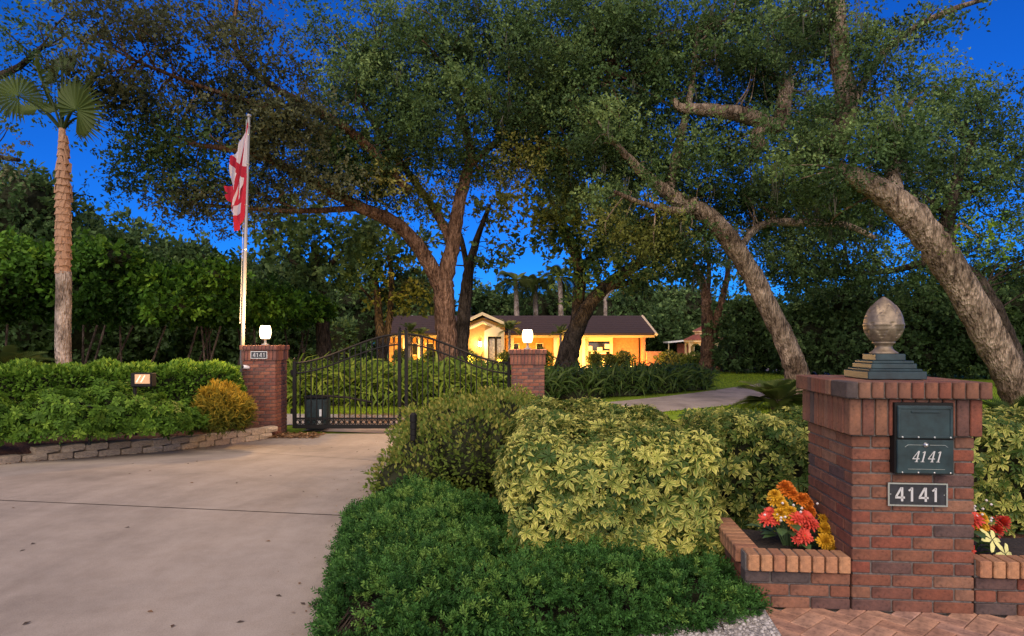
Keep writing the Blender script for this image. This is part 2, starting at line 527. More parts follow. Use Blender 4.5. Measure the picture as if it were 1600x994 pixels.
def frond(n=22, ll=0.34, bend=0.7, w=0.03, vee=0.35):
    """pinnate frond along +Y"""
    parts = []
    for i in range(n):
        u = 0.12 + 0.88 * i / (n - 1); ang = bend * u
        p = np.array([0, u * math.cos(ang * 0.7), -u * math.sin(ang * 0.7) * 0.8 + 0.0])
        for sgn in (-1, 1):
            l = ll * math.sin(pi * min(1, 0.18 + 0.75 * u)) + 0.05
            d = norm(np.array([sgn * 1.0, 0.75, vee - 0.5 * u]))
            R = frames(d[None], np.array([[0, 0, 1.0]]))[0]
            L = T([(0, 0, 0), (w / ll * 0.6, 0.4, 0), (0, 1, -0.12), (-w / ll * 0.6, 0.4, 0)], [(0, 1, 2, 3)], [0.2 + 0.6 * u] * 4)
            parts.append(xf(L, R, p, l))
    # rachis
    parts.append(T([(-0.008, 0, 0), (0.008, 0, 0), (0.004, 0.6 * math.cos(bend * .42), -0.6 * math.sin(bend * .42) * .8), (-0.004, 0.6 * math.cos(bend * .42), -0.6 * math.sin(bend * .42) * .8)], [(0, 1, 2, 3)], [0.2] * 4))
    return join_t(parts)
FROND = frond()

# ------------------------------------------------------------------ vegetation builders
def surf_points(shape_fn, n):
    """shape_fn(n) -> pos, normal"""
    return shape_fn(n)

def blob_shape(blobs, noise_amp=0.12, zmin=0.0):
    """union of ellipsoids (cx,cy,cz,rx,ry,rz); points on the union's surface"""
    B = np.array(blobs, float)
    area = (B[:, 3] * B[:, 4] + B[:, 3] * B[:, 5] + B[:, 4] * B[:, 5])
    def fn(n):
        out_p, out_n = [], []
        tot = 0
        while tot < n:
            k = rng.choice(len(B), size=n, p=area / area.sum())
            d = rand_dirs(n)
            c = B[k, :3]; r = B[k, 3:]
            amp = 1 + noise_amp * np.sin(d[:, 0] * 5 + k * 1.7) * np.sin(d[:, 1] * 6 + k) + noise_amp * 0.7 * np.sin(d[:, 2] * 9 + d[:, 0] * 7)
            p = c + d * r * amp[:, None]
            nn = norm(d / r)
            ok = p[:, 2] > zmin
            for j in range(len(B)):
                q = (p - B[j, :3]) / (B[j, 3:] * 0.93)
                ok &= (np.sum(q * q, axis=1) > 1.0) | (k == j)
            out_p.append(p[ok]); out_n.append(nn[ok]); tot += int(ok.sum())
        return np.concatenate(out_p)[:n], np.concatenate(out_n)[:n]
    return fn

def box_shape(origin, ux, L, D, z0, z1, round_=0.15, amp=0.05, seed=0):
    """clipped hedge: origin = front-left-bottom corner, ux = unit direction of the length; depth goes to the left of ux"""
    o = np.array(origin, float); ux = np.array([ux[0], ux[1], 0.0]); ux /= np.linalg.norm(ux); uy = np.array([-ux[1], ux[0], 0]); uz = np.array([0, 0, 1.0])
    H = z1 - z0
    faces = [('f', L * H), ('b', L * H * 0.4), ('t', L * D), ('l', D * H), ('r', D * H)]
    w = np.array([a for _, a in faces]); w /= w.sum()
    def fn(n):
        k = rng.choice(5, size=n, p=w)
        a = rng.uniform(0, L, n); b = rng.uniform(0, D, n); c = rng.uniform(0, H, n)
        nl = np.zeros((n, 3))
        m = k == 0; b[m] = 0; nl[m] = -uy
        m = k == 1; b[m] = D; nl[m] = uy
        m = k == 2; c[m] = H; nl[m] = uz
        m = k == 3; a[m] = 0; nl[m] = -ux
        m = k == 4; a[m] = L; nl[m] = ux
        loc = np.stack([a, b, c], 1)
        # round the box: pull toward the rounded core
        lo = np.array([round_, round_, -1]); hi = np.array([L - round_, D - round_, H - round_])
        cp = np.clip(loc, lo, hi)
        dl = loc - cp
        ln = np.linalg.norm(dl, axis=1, keepdims=True)
        good = ln[:, 0] > 1e-6
        ax = np.stack([ux, uy, uz])
        nl2 = nl.copy(); nl2[good] = (dl[good] / ln[good]) @ ax
        f = np.where(good[:, None], cp + dl / np.maximum(ln, 1e-6) * round_, loc)
        wv = amp * (np.sin(a * 5.1 + seed) * np.sin(c * 6 + b * 4 + seed) + 0.6 * np.sin(a * 11 + c * 9 + seed * 2))
        p = o + np.array([0, 0, z0 - o[2]]) + f @ ax + nl2 * wv[:, None]
        return p, norm(nl2)
    return fn

def bush(sc_, shape, tmpls, n, size, jitter_in=0.12, out_bias=0.8, up=0.3, tint=(0.0, 1.0), top_bias=0.35):
    p, nn = shape(n)
    depth = rng.exponential(jitter_in, n)
    p = p - nn * depth[:, None]
    d = norm(nn * out_bias + np.array([0, 0, up]) + rng.normal(size=(n, 3)) * 0.5)
    zz = norm(nn * 0.6 + np.array([0, 0, 0.8]) + rng.normal(size=(n, 3)) * 0.4)
    tn = rng.uniform(tint[0], tint[1], n) * (0.55 + top_bias * (nn[:, 2] > 0.4)) + 0.2 * np.exp(-depth / 0.05)  # leaves facing up and nearest the surface are tinted lighter
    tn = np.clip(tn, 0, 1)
    for i, t in enumerate(tmpls):
        s = slice(i, None, len(tmpls))
        R = frames(d[s], zz[s])
        sz = size * rng.uniform(0.7, 1.25, len(p[s]))
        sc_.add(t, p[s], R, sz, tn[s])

def rosettes(sc_, shape, n, size, jitter_in, tint=(0, 1)):
    p, nn = shape(n)
    depth = rng.exponential(jitter_in, n)
    p = p - nn * depth[:, None]
    zz = norm(nn + np.array([0, 0, 0.45]) + rng.normal(size=(n, 3)) * 0.55)
    d = norm(np.cross(zz, rng.normal(size=(n, 3))))
    tn = np.clip(rng.uniform(tint[0], tint[1], n) * np.exp(-depth / 0.22) * np.where(rng.uniform(size=n) < .42, .2, 1.0) + 0.05, 0, 1)  # tint falls with depth, painting the shade inside the bush
    for i, t in enumerate(ROS):
        s = slice(i, None, len(ROS))
        sc_.add(t, p[s], frames(d[s], zz[s]), size * rng.uniform(0.5, 1.25, len(p[s])), tn[s])

def core_blobs(blobs, k=0.8):
    mb = MB()
    for (cx, cy, cz, rx, ry, rz) in blobs:
        def fn(u, v):
            th = 2 * pi * u; ph = pi * (v - 0.5)
            a = k * (1 + 0.1 * math.sin(5 * th) * math.cos(4 * ph))
            return (cx + rx * a * math.cos(th) * math.cos(ph), cy + ry * a * math.sin(th) * math.cos(ph), cz + rz * a * math.sin(ph))
        mb.grid(fn, 14, 8)
    return mb

def tree(name, label, limbs, lobes, Y, bark, leaf, lai=2.6, clump_r=0.40, tmpls=None, group=None, extra=None, moss=0, twigs=True, cat='tree', gold=None, root_flare=True, leafk=None):
    """limbs: lists of (px,py,dY,width_px); lobes: (px,py,dY,rx_px,ry_px[,density[,material key]])"""
    tmpls = tmpls or CL30
    b0 = limbs[0][0]
    base = P(b0[0], b0[1], Y + b0[2])
    base.z = gz(Y) - 0.02
    t = thing(name, label, cat, base, group=group)
    mb = MB(); skel = []
    for li, limb in enumerate(limbs):
        pts = []
        for (px, py, dy, w) in limb:
            yy = Y + dy; p = P(px, py, yy)
            pts.append((p.x, p.y, p.z, max(0.012, w * 0.5 * yy / F)))
        if li == 0 and root_flare:
            z0 = gz(Y) - 0.05
            if pts[0][2] > z0: pts.insert(0, (pts[0][0], pts[0][1], z0, pts[0][3] * 1.25))
        sp = smooth_path(pts, 7)
        jit = [np.array([random.uniform(-1, 1) * q[3] * 0.07 for _ in range(3)]) for q in sp]
        mb.tube([q[:3] + j for q, j in zip(sp, jit)], [max(0.01, q[3]) for q in sp], 12 if sp[0][3] > 0.12 else 7, wob=0.07)
        for q in sp: skel.append(q)
    skel = np.array(skel)
    groups = {}
    for lb in lobes:
        px, py, dy, rx, ry = lb[:5]
        dens = lb[5] if len(lb) > 5 else 1.0
        mk = lb[6] if len(lb) > 6 else leaf
        yy = Y + dy; c = np.array(P(px, py, yy))
        rxm, rzm = rx * yy / F, ry * yy / F
        rym = (rxm + rzm) * 0.5
        la = (clump_r / 0.40) ** 2 * (0.083 if tmpls is CL30 else 0.17)
        n = max(6, int(pi * rxm * rzm * lai * dens / la))
        # sub clusters make gaps and light/dark clumps
        k = max(3, n // 15)
        cd = rand_dirs(k) * (rng.uniform(0.25, 1.0, (k, 1)) ** (1 / 2.2))
        cc = c + cd * np.array([rxm, rym, rzm])
        tintc = np.clip(0.40 + 0.33 * cd[:, 2] + rng.normal(0, 0.26, k), 0, 1)  # cluster tops tinted lighter, as though lit from above
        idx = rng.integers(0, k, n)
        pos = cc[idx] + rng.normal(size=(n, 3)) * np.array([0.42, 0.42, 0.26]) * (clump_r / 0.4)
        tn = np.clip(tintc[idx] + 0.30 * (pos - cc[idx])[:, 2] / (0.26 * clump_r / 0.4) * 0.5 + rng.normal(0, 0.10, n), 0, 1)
        groups.setdefault(mk, []).append((pos, tn))
        if twigs:
            for q in cc[:: max(1, k // 13)]:
                dd = np.linalg.norm(skel[:, :3] - q, axis=1) + rng.uniform(0, 0.6, len(skel))
                s0 = skel[int(np.argmin(dd))]
                L = np.linalg.norm(q - s0[:3])
                if L < 0.25 or L > 6.5: continue
                mid = (s0[:3] + q) / 2 + rng.normal(size=3) * L * 0.16 + np.array([0, 0, 0.05 * L])
                r0 = min(s0[3] * 0.6, 0.012 + 0.013 * L)
                pp = smooth_path([(*s0[:3], r0), (*mid, r0 * 0.6), (*q, 0.006)], 4)
                mb.tube([a[:3] for a in pp], [max(0.005, a[3]) for a in pp], 5, cap=False)
    mb.build('trunk', bark, t, smooth=True)
    first = True
    for mk, lst in groups.items():
        S = Scatter()
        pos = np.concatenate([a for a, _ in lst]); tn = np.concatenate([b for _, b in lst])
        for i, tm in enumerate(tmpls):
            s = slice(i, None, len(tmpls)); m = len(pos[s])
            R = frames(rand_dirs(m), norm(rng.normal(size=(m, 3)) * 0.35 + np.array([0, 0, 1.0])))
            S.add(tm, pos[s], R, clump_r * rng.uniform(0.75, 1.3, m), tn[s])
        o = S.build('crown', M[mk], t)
    if moss:
        S = Scatter()
        allp = np.concatenate([a for lst in groups.values() for a, _ in lst])
        q = allp[rng.integers(0, len(allp), moss)]
        n = len(q)
        k = 7
        qq = np.repeat(q, k, axis=0) + rng.normal(size=(n * k, 3)) * np.array([0.06, 0.06, 0.1])
        d = norm(np.array([0, 0, -1.0]) + rng.normal(size=(n * k, 3)) * 0.12)
        R = frames(d, rand_dirs(n * k))
        sz = np.stack([rng.uniform(0.2, 0.5, n * k), rng.uniform(0.2, 0.6, n * k), rng.uniform(0.3, 0.6, n * k)], 1)
        S.add(strap(0.4, 0.03, 3), qq, R, sz, rng.uniform(0, 1, n * k))
        S.build('spanish_moss', M['moss'], t, kind='stuff')
    return t

# ================================================================== SETTING
def sheet(name, mat, x0, x1, ys, dz, kind='structure', nx=1):
    mb = MB()
    for y in ys:
        for i in range(nx + 1):
            mb.v.append((x0 + (x1 - x0) * i / nx, y, gz(y) + dz))
    for j in range(len(ys) - 1):
        for i in range(nx):
            a = j * (nx + 1) + i
            mb.f.append((a, a + 1, a + nx + 2, a + nx + 1))
    o = mb.build(name, mat); o["kind"] = kind
    return o

ground = sheet('ground', M['grass'], -220, 220, [-30, -5, 2, 4] + [5 + 0.5 * i for i in range(16)] + [14, 20, 30, 60, 120, 500], -0.03)

# ---- front driveway: separate slabs with open joints over a dark bed
def patch(mb, A, B, C, D, nu=8, nv=14, dz=0.0):
    """A near-left, B near-right, C far-right, D far-left (x,y)"""
    A, B, C, D = [Vector((p[0], p[1])) for p in (A, B, C, D)]
    def fn(u, v):
        p = (A.lerp(B, u)).lerp(D.lerp(C, u), v)
        return (p.x, p.y, gz(p.y) + dz)
    return mb.grid(fn, nu, nv)

J1a, J1b = G(0, 783), G(560, 808)
J2a, J2b = G(331, 704), G(520, 716)
d1 = (J1b - J1a); d1 /= d1.x
d2 = (J2b - J2a); d2 /= d2.x
def j1(x): return (x, J1a.y + d1.y * (x - J1a.x))
def j2(x): return (x, J2a.y + d2.y * (x - J2a.x))
driveway = patch(MB(), (-14, -4), (-0.45, -4), (-2.3, 12.1), (-14, 12.1), dz=-0.012).build('driveway', M['joint'])
driveway["kind"] = 'structure'
g = 0.009
def slab(A, B, C, D):
    o = patch(MB(), A, B, C, D, 10, 16, 0.008).build('slab', M['concrete'], driveway)
    return o
xr = lambda y: -0.70 - 0.145 * (y - 2.0)
a1, b1 = j1(-13), j1(xr(5.2))
a2, b2 = j2(-9), j2(xr(8.6))
slab((-13, -4), (xr(-1), -4), (b1[0], b1[1] - g), (a1[0], a1[1] - g))
slab((a1[0], a1[1] + g), (b1[0], b1[1] + g), (b2[0], b2[1] - g), (a2[0], a2[1] - g))
slab((a2[0], a2[1] + g), (b2[0], b2[1] + g), (-0.1, 12.15), (-4.5, 12.15))

# ---- inner drive winding to the house
def ribbon(cl, w, dz, name, mat):
    pts = smooth_path([(x, y, 0, ww) for x, y, ww in cl], 8)
    mb = MB()
    for i, p in enumerate(pts):
        a = pts[max(0, i - 1)]; b = pts[min(len(pts) - 1, i + 1)]
        t = Vector((b[0] - a[0], b[1] - a[1])).normalized(); nrm = Vector((-t.y, t.x))
        for s in (1, -1):
            q = Vector((p[0], p[1])) + nrm * s * p[3] / 2
            mb.v.append((q.x, q.y, gz(q.y) + dz))
    for i in range(len(pts) - 1):
        mb.f.append((2 * i, 2 * i + 1, 2 * i + 3, 2 * i + 2))
    o = mb.build(name, mat); o["kind"] = 'structure'
    return o
DRV = [(-2.2, 12.25, 4.2), (-1.9, 13.4, 3.9), (-0.6, 14.8, 3.0), (2.0, 16.4, 2.6), (5.6, 19.2, 2.9), (9.5, 23.2, 3.2), (14, 28.6, 3.6), (18.5, 35, 4.2), (17, 41, 4.6), (11, 44.2, 3.6), (4, 44.4, 3)]
ribbon(DRV, 3, -0.008, 'inner_driveway', M['drive2'])
ribbon([(-2.5, 14.6, 1.6), (-6, 14.7, 2.2), (-10, 15.2, 2.2)], 2, -0.016, 'gravel_path', M['gravel'])

# ---- planting beds
def poly(name, pts, dz, mat, kind='structure'):
    mb = MB()
    mb.add([(x, y, gz(y) + dz) for x, y in pts], [tuple(range(len(pts)))])
    o = mb.build(name, mat); o["kind"] = kind
    return o
E0 = (xr(2.2), 2.2)
poly('planting_bed', [(xr(2.4), 2.4), (1.32, 3.02), (1.32, 4.3), (6.5, 4.2), (6.5, 6.0), (1.6, 6.5), (1.3, 9.5), (0.9, 11.8), (-0.2, 11.9), (-1.9, 11.6), (xr(9), 9), (xr(7), 7), (xr(5), 5)], 0.004, M['mulch'])
poly('gravel_strip', [(-0.6, 2.5), (1.25, 2.5), (1.36, 3.40), (1.1, 3.36), (0.4, 3.05), (-0.6, 2.95)], 0.010, M['gravel'])

# ---- retaining wall of split blocks and the raised bed behind it
W0, W1, W2, W3 = G(-140, 742), G(40, 723), G(250, 707), G(428, 684)
wall_path = [W0, W1, W2, W3]
def along(path, s):
    for i in range(len(path) - 1):
        L = (path[i + 1] - path[i]).xy.length
        if s <= L or i == len(path) - 2:
            t = s / L
            p = path[i].lerp(path[i + 1], t)
            dd = (path[i + 1] - path[i]).xy.normalized()
            return p, dd
        s -= L
WL = sum((wall_path[i + 1] - wall_path[i]).xy.length for i in range(3))
wall_t = thing('retaining_wall', 'low two-course wall of rough tan blocks along the left driveway edge', 'wall', W3)
def stone_mesh(seed):
    r = random.Random(seed)
    bm = bmesh.new(); bmesh.ops.create_cube(bm, size=1.0)
    bmesh.ops.subdivide_edges(bm, edges=list(bm.edges), cuts=1, use_grid_fill=True)
    for v in bm.verts:
        x, y, z = v.co
        k = (abs(x) > .4) + (abs(y) > .4) + (abs(z) > .4)
        if k == 3: v.co *= 0.9
        elif k == 2: v.co *= 0.965
        if y < -0.4: v.co.y += r.uniform(-0.08, 0.05)
        v.co.x += r.uniform(-.012, .012); v.co.z += r.uniform(-.02, .02)
    me = bpy.data.meshes.new('block'); bm.to_mesh(me); bm.free(); me.materials.append(M['stone'])
    return me
stones = [stone_mesh(i) for i in range(6)]
for course in range(2):
    s = 0.0 if course == 0 else 0.15
    while s < WL - 0.15:
        if not (course == 1 and s < 1.30):
            p, dd = along(wall_path, s + 0.15)
            nin = Vector((-dd.y, dd.x))
            q = Vector((p.x, p.y)) + nin * (0.10 + 0.02 * course)
            o = inst('block', random.choice(stones), wall_t, Vector((q.x, q.y, gz(p.y) + 0.052 + 0.1 * course)) - Vector(wall_t.location),
                     (0, 0, math.atan2(dd.y, dd.x) + random.uniform(-0.02, 0.02)), (0.298, 0.2, 0.097))
        s += 0.303
# raised bed
mb = MB()
NB = 40
for i in range(NB + 1):
    p, dd = along(wall_path, WL * i / NB)
    nin = Vector((-dd.y, dd.x)); a_ = Vector((p.x, p.y)) + nin * 0.15
    z_ = gz(p.y) + (0.165 if WL * i / NB > 1.35 else 0.085)
    b_ = a_ + nin * 1.2; c_ = a_ + nin * 7.0
    mb.v += [(a_.x, a_.y, -0.6), (a_.x, a_.y, z_), (b_.x, b_.y, max(z_, 0.06)), (c_.x, c_.y + 1.0, 0.06)]
for i in range(NB):
    for k in range(3):
        mb.f.append((4 * i + k, 4 * i + 4 + k, 4 * i + 5 + k, 4 * i + 1 + k))
o = mb.build('raised_bed', M['mulch']); o["kind"] = 'structure'

# ---- herringbone clay pavers in front of the mailbox pillar
PIL = (1.834, 3.40)                      # front-left corner of the mailbox pillar
PR = -rad(5.0)
mb = MB(); mb.add([(1.18, 1.6, -0.010), (6.5, 1.6, -0.010), (6.5, 3.2, -0.010), (1.18, 3.46, -0.010)], [(0, 1, 2, 3)])
path = mb.build('paver_path', M['mortar']); path["kind"] = 'structure'
pm = MB().rbox((0, 0, 0), (0.196, 0.096, 0.05), 0.004).mesh('paver', M['paver'])
Rp = Matrix.Rotation(PR + rad(45), 3, 'Z')
for i in range(-30, 30):
    for j in range(-14, 14):
        # herringbone: 2x1 cells, each brick 0.2 x 0.1
        for kind in (0, 1):
            if kind == 0: c = Vector((0.1 * (i + 4 * j + 1), 0.1 * (i + 0.5), 0))
            else: c = Vector((0.1 * (i + 4 * j + 3.5), 0.1 * (i + 1), 0))
            w = Rp @ c + Vector((2.6, 2.8, 0))
            lim = PIL[1] + math.tan(PR) * (w.x - PIL[0])
            if 1.24 < w.x < 4.1 and 2.55 < w.y < lim + 0.07:
                pr = inst('paver', pm, path, (w.x, w.y, -0.021 + random.uniform(-0.0015, 0.0015)), (0, 0, PR + rad(45) + (0 if kind == 0 else pi / 2) + random.uniform(-.012, .012)))

# ================================================================== BRICK PILLARS
BL, BD, BH, JT = 0.2003, 0.096, 0.0577, 0.010
def brick_mesh(d, mat, bev=0.004):
    return MB().rbox((0, 0, 0), d, bev).mesh('brick', mat)
def brick_lib(mat):
    L = {}
    def get(d):
        key = tuple(round(x, 4) for x in d)
        if key not in L: L[key] = brick_mesh(key, mat)
        return L[key]
    return get

def pillar(t, W, courses, get, cap_get, soldier=True, cap=True, proud=0.03, lo=None):
    """bricks of a square pillar; local origin = front-left bottom corner, +Y = depth"""
    ch = BH + JT
    Hs = courses * ch
    MB().box((W / 2, W / 2, Hs / 2), (W - 0.016, W - 0.016, Hs)).build('mortar_core', M['mortar'], t, local=True)
    def B(getter, c, d):
        o = inst('brick', getter(d), t, c, (random.uniform(-.006, .006), random.uniform(-.006, .006), random.uniform(-.008, .008)))
        return o
    for k in range(courses):
        z = k * ch + BH / 2 + JT * 0.6
        for face in range(4):
            full = (k % 2 == 0) == (face % 2 == 0)
            if full: xs, n = 0.0, 3
            else: xs, n = BD + JT * 0.75, 2
            span = W if full else W - 2 * BD - JT * 1.5
            bl = (span - (n - 1) * JT) / n
            for i in range(n):
                u = xs + i * (bl + JT) + bl / 2; v = BD / 2 - random.uniform(0, 0.003)
                if face == 0: c, d = (u, v, z), (bl, BD, BH)
                elif face == 1: c, d = (W - v, u, z), (BD, bl, BH)
                elif face == 2: c, d = (u, W - v, z), (bl, BD, BH)
                else: c, d = (v, u, z), (BD, bl, BH)
                B(get, c, d)
    z = Hs
    def ring(z0, h, p, depth, getter):
        Wo = W + 2 * p
        n = int(round(Wo / (BH + JT))); pitch = Wo / n; bw = pitch - JT
        MB().box((W / 2, W / 2, z0 + h / 2), (Wo - 0.03, Wo - 0.03, h - 0.006)).build('mortar_core', M['mortar'], t, local=True)
        for face in range(4):
            full = face % 2 == 0
            for i in range(n):
                u = -p + pitch * (i + 0.5)
                if not full and (u < -p + depth or u > W + p - depth): continue
                v = -p + depth / 2 - random.uniform(0, 0.003)
                hh = h - JT * 0.6
                zc = z0 + h / 2 + JT * 0.3
                if face == 0: c, d = (u, v, zc), (bw, depth, hh)
                elif face == 1: c, d = (W - v, u, zc), (depth, bw, hh)
                elif face == 2: c, d = (u, W - v, zc), (bw, depth, hh)
                else: c, d = (v, u, zc), (depth, bw, hh)
                B(getter, c, d)
    ring(z, 0.20, proud, BD, get); z += 0.20
    ring(z, 0.092, proud * 2, 0.2, cap_get); z += 0.092
    MB().box((W / 2, W / 2, z - 0.012), (W - 0.22, W - 0.22, 0.02)).build('cap_infill', M['brick_cap'], t, local=True)
    return z

get = brick_lib(M['brick']); capget = brick_lib(M['brick_cap']); gget = brick_lib(M['brick_gate'])
PW = 3 * BL + 2 * JT
mail = thing('mailbox_pillar', 'red brick mailbox pillar with soldier course cap and side planters in front', 'pillar', (PIL[0], PIL[1], -0.004), PR)
top = pillar(mail, PW, 14, get, get)

# planters on both sides, front wall flush with the pillar's front
def planter(sx):
    ch = BH + JT
    Lw = 0.56 if sx < 0 else 1.1
    D = 0.64
    X = (lambda u: -u) if sx < 0 else (lambda u: PW + u)
    MB().box((X(Lw / 2 + 0.004), BD / 2 + 0.006, 0.145), (Lw - 0.012, BD - 0.014, 0.29)).build('mortar_core', M['mortar'], mail, local=True)
    MB().box((X(Lw - BD / 2 - 0.004), D / 2 + BD / 2, 0.145), (BD - 0.014, D - BD, 0.29)).build('mortar_core', M['mortar'], mail, local=True)
    for k in range(3):
        z = k * ch + BH / 2 + JT * 0.6
        u = JT if k % 2 == 0 else JT - 0.0
        u1 = JT; first = True
        while u1 < Lw - 0.03:
            bl = BL if not (first and k % 2) else BL / 2
            first = False
            e = min(u1 + bl, Lw)
            inst('brick', get((e - u1, BD, BH)), mail, (X((u1 + e) / 2), BD / 2 - random.uniform(0, .003), z), (0, 0, random.uniform(-.006, .006)))
            u1 = e + JT
        v1 = BD + JT
        while v1 < D - 0.03:
            e = min(v1 + BL, D)
            inst('brick', get((BD, e - v1, BH)), mail, (X(Lw - BD / 2), (v1 + e) / 2, z), (0, 0, random.uniform(-.006, .006)))
            v1 = e + JT
    z = 3 * ch + 0.046
    n = int(Lw / 0.0677)
    for i in range(n):
        inst('brick', capget((0.0585, BD + 0.03, 0.088)), mail, (X(0.034 + i * 0.0677 + 0.012), BD / 2 - 0.012, z + 0.004), (random.uniform(-.01, .01), 0, random.uniform(-.008, .008)))
    n = int((D - BD) / 0.0677) + 1
    for i in range(n):
        inst('brick', capget((BD + 0.03, 0.0585, 0.088)), mail, (X(Lw - BD / 2 + 0.008), BD + 0.045 + i * 0.0677, z + 0.004), (0, random.uniform(-.01, .01), random.uniform(-.008, .008)))
    x0, x1 = sorted((X(0.004), X(Lw - BD - 0.004)))
    MB().grid(lambda u, v: (x0 + (x1 - x0) * u, BD + (D - BD) * v, 0.235 + 0.012 * math.sin(u * 9) * math.sin(v * 7)), 8, 8).build('soil', M['soil'], mail, local=True)
planter(-1); planter(1)

def on_mail(x, y, z):
    p = Matrix.Rotation(PR, 3, 'Z') @ Vector((x, y, z))
    return Vector((PIL[0] + p.x, PIL[1] + p.y, z - 0.004))

# ---- finial
fin = thing('acorn_finial', 'bronze acorn finial on a dark stepped base on the mailbox pillar', 'finial', on_mail(PW / 2, PW / 2, top + 0.002), PR)
fb = MB()
for (w, z0, z1) in ((0.315, 0.0, 0.045), (0.285, 0.045, 0.058), (0.245, 0.058, 0.088), (0.225, 0.088, 0.104), (0.165, 0.104, 0.142)):
    fb.rbox((0, 0, (z0 + z1) / 2), (w, w, z1 - z0), 0.004)
fb.build('stepped_base', M['green_metal'], fin, local=True)
MB().lathe([(0.076, 0.142), (0.074, 0.150), (0.058, 0.160), (0.046, 0.175), (0.044, 0.188), (0.052, 0.198), (0.060, 0.203), (0.060, 0.212), (0.05, 0.216)], n=40).build('cup', M['bronze'], fin, smooth=True, local=True)
prof = []
for i in range(60):
    t = i / 59
    z = 0.214 + 0.262 * t
    if t < 0.36: r = 0.052 + (0.098 - 0.052) * math.sin(t / 0.36 * pi / 2) ** 0.8
    else: r = 0.098 * (1 - ((t - 0.36) / 0.64) ** 2.1) ** 0.82 if t < 1 else 0.0
    prof.append((max(r, 0.002), z))
def acorn_relief(th, z, r):
    t = (z - 0.214) / 0.262
    out = 0.0
    for row, (t0, n, off, h) in enumerate(((0.02, 6, 0, 0.33), (0.30, 6, 0.5, 0.36), (0.46, 6, 0.0, 0.36))):
        ph = (th / (2 * pi) * n + off) % 1.0 - 0.5
        edge = t0 + h * (1 - (abs(ph) * 2) ** 1.7)
        if t < edge and t > t0 - 0.05: out = max(out, 0.0085 - 0.0018 * row)
        if abs(t - edge) < 0.022 and t > t0: out -= 0.005
    if abs(t - 0.37) < 0.02: out += 0.003
    return out * min(1, r / 0.03)
MB().lathe(prof, n=84, relief=acorn_relief).build('acorn', M['bronze'], fin, smooth=True, local=True)

# ---- mailbox set into the front face
mbx = thing('mailbox', 'dark green metal mailbox with white 4141 set into brick pillar', 'mailbox', on_mail(0.193, -0.028, 0.755), PR)
bw, bh = 0.296, 0.378
MB().rbox((bw / 2, 0.01, bh / 2), (bw, 0.07, bh), 0.003).build('housing', M['iron'], mbx, local=True)
up = MB().rbox((bw / 2, -0.028, 0.277), (bw - 0.022, 0.012, 0.172), 0.004).build('mail_flap', M['green_metal'], mbx, local=True)
up_loc = Vector((0, 0, 0))
fb = MB()
fb.rbox((bw / 2, -0.036, 0.352), (bw - 0.022, 0.006, 0.014), 0.002)
fb.rbox((bw / 2 - 0.13, -0.036, 0.277), (0.014, 0.006, 0.15), 0.002); fb.rbox((bw / 2 + 0.13, -0.036, 0.277), (0.014, 0.006, 0.15), 0.002)
fb.rbox((bw / 2, -0.036, 0.198), (bw - 0.022, 0.007, 0.012), 0.002)
fb.build('flap_rim', M['green_metal'], up, local=True)
MB().rbox((bw / 2, -0.039, 0.33), (0.14, 0.008, 0.008), 0.002).build('pull_lip', M['green_metal'], up, local=True)
for i in range(4):
    MB().lathe([(0.005, 0), (0.005, 0.003), (0.003, 0.005)], n=10).build('rivet', M['silver'], up, local=True)
    r = up.children[-1]; r.rotation_euler = (pi / 2, 0, 0); r.location = (0.032 + 0.08 * i, -0.0395, 0.198)
lo = MB().rbox((bw / 2, -0.03, 0.094), (bw - 0.014, 0.016, 0.178), 0.004).build('lower_door', M['green_metal'], mbx, local=True)
k = MB().lathe([(0.013, 0), (0.013, 0.006), (0.008, 0.008), (0.008, 0.014), (0.004, 0.016)], n=18).build('lock', M['silver'], lo, smooth=True, local=True)
k.rotation_euler = (pi / 2, 0, 0); k.location = (bw / 2, -0.038, 0.158)
ln = MB()
for (x0, z0, x1, z1) in ((0.045, 0.146, 0.06, 0.157), (0.06, 0.157, 0.135, 0.157), (0.169, 0.157, 0.244, 0.157), (0.244, 0.157, 0.259, 0.146), (0.06, 0.03, 0.244, 0.03)):
    MB().tube([(x0, -0.0385, z0), (x1, -0.0385, z1)], 0.0012, 5).build('pinstripe', M['silver'], lo, local=True)
for i in range(4):
    r = MB().lathe([(0.0045, 0), (0.0045, 0.003), (0.002, 0.005)], n=10).build('rivet', M['silver'], lo, local=True)
    r.rotation_euler = (pi / 2, 0, 0); r.location = (0.032 + 0.08 * i, -0.038, 0.012)

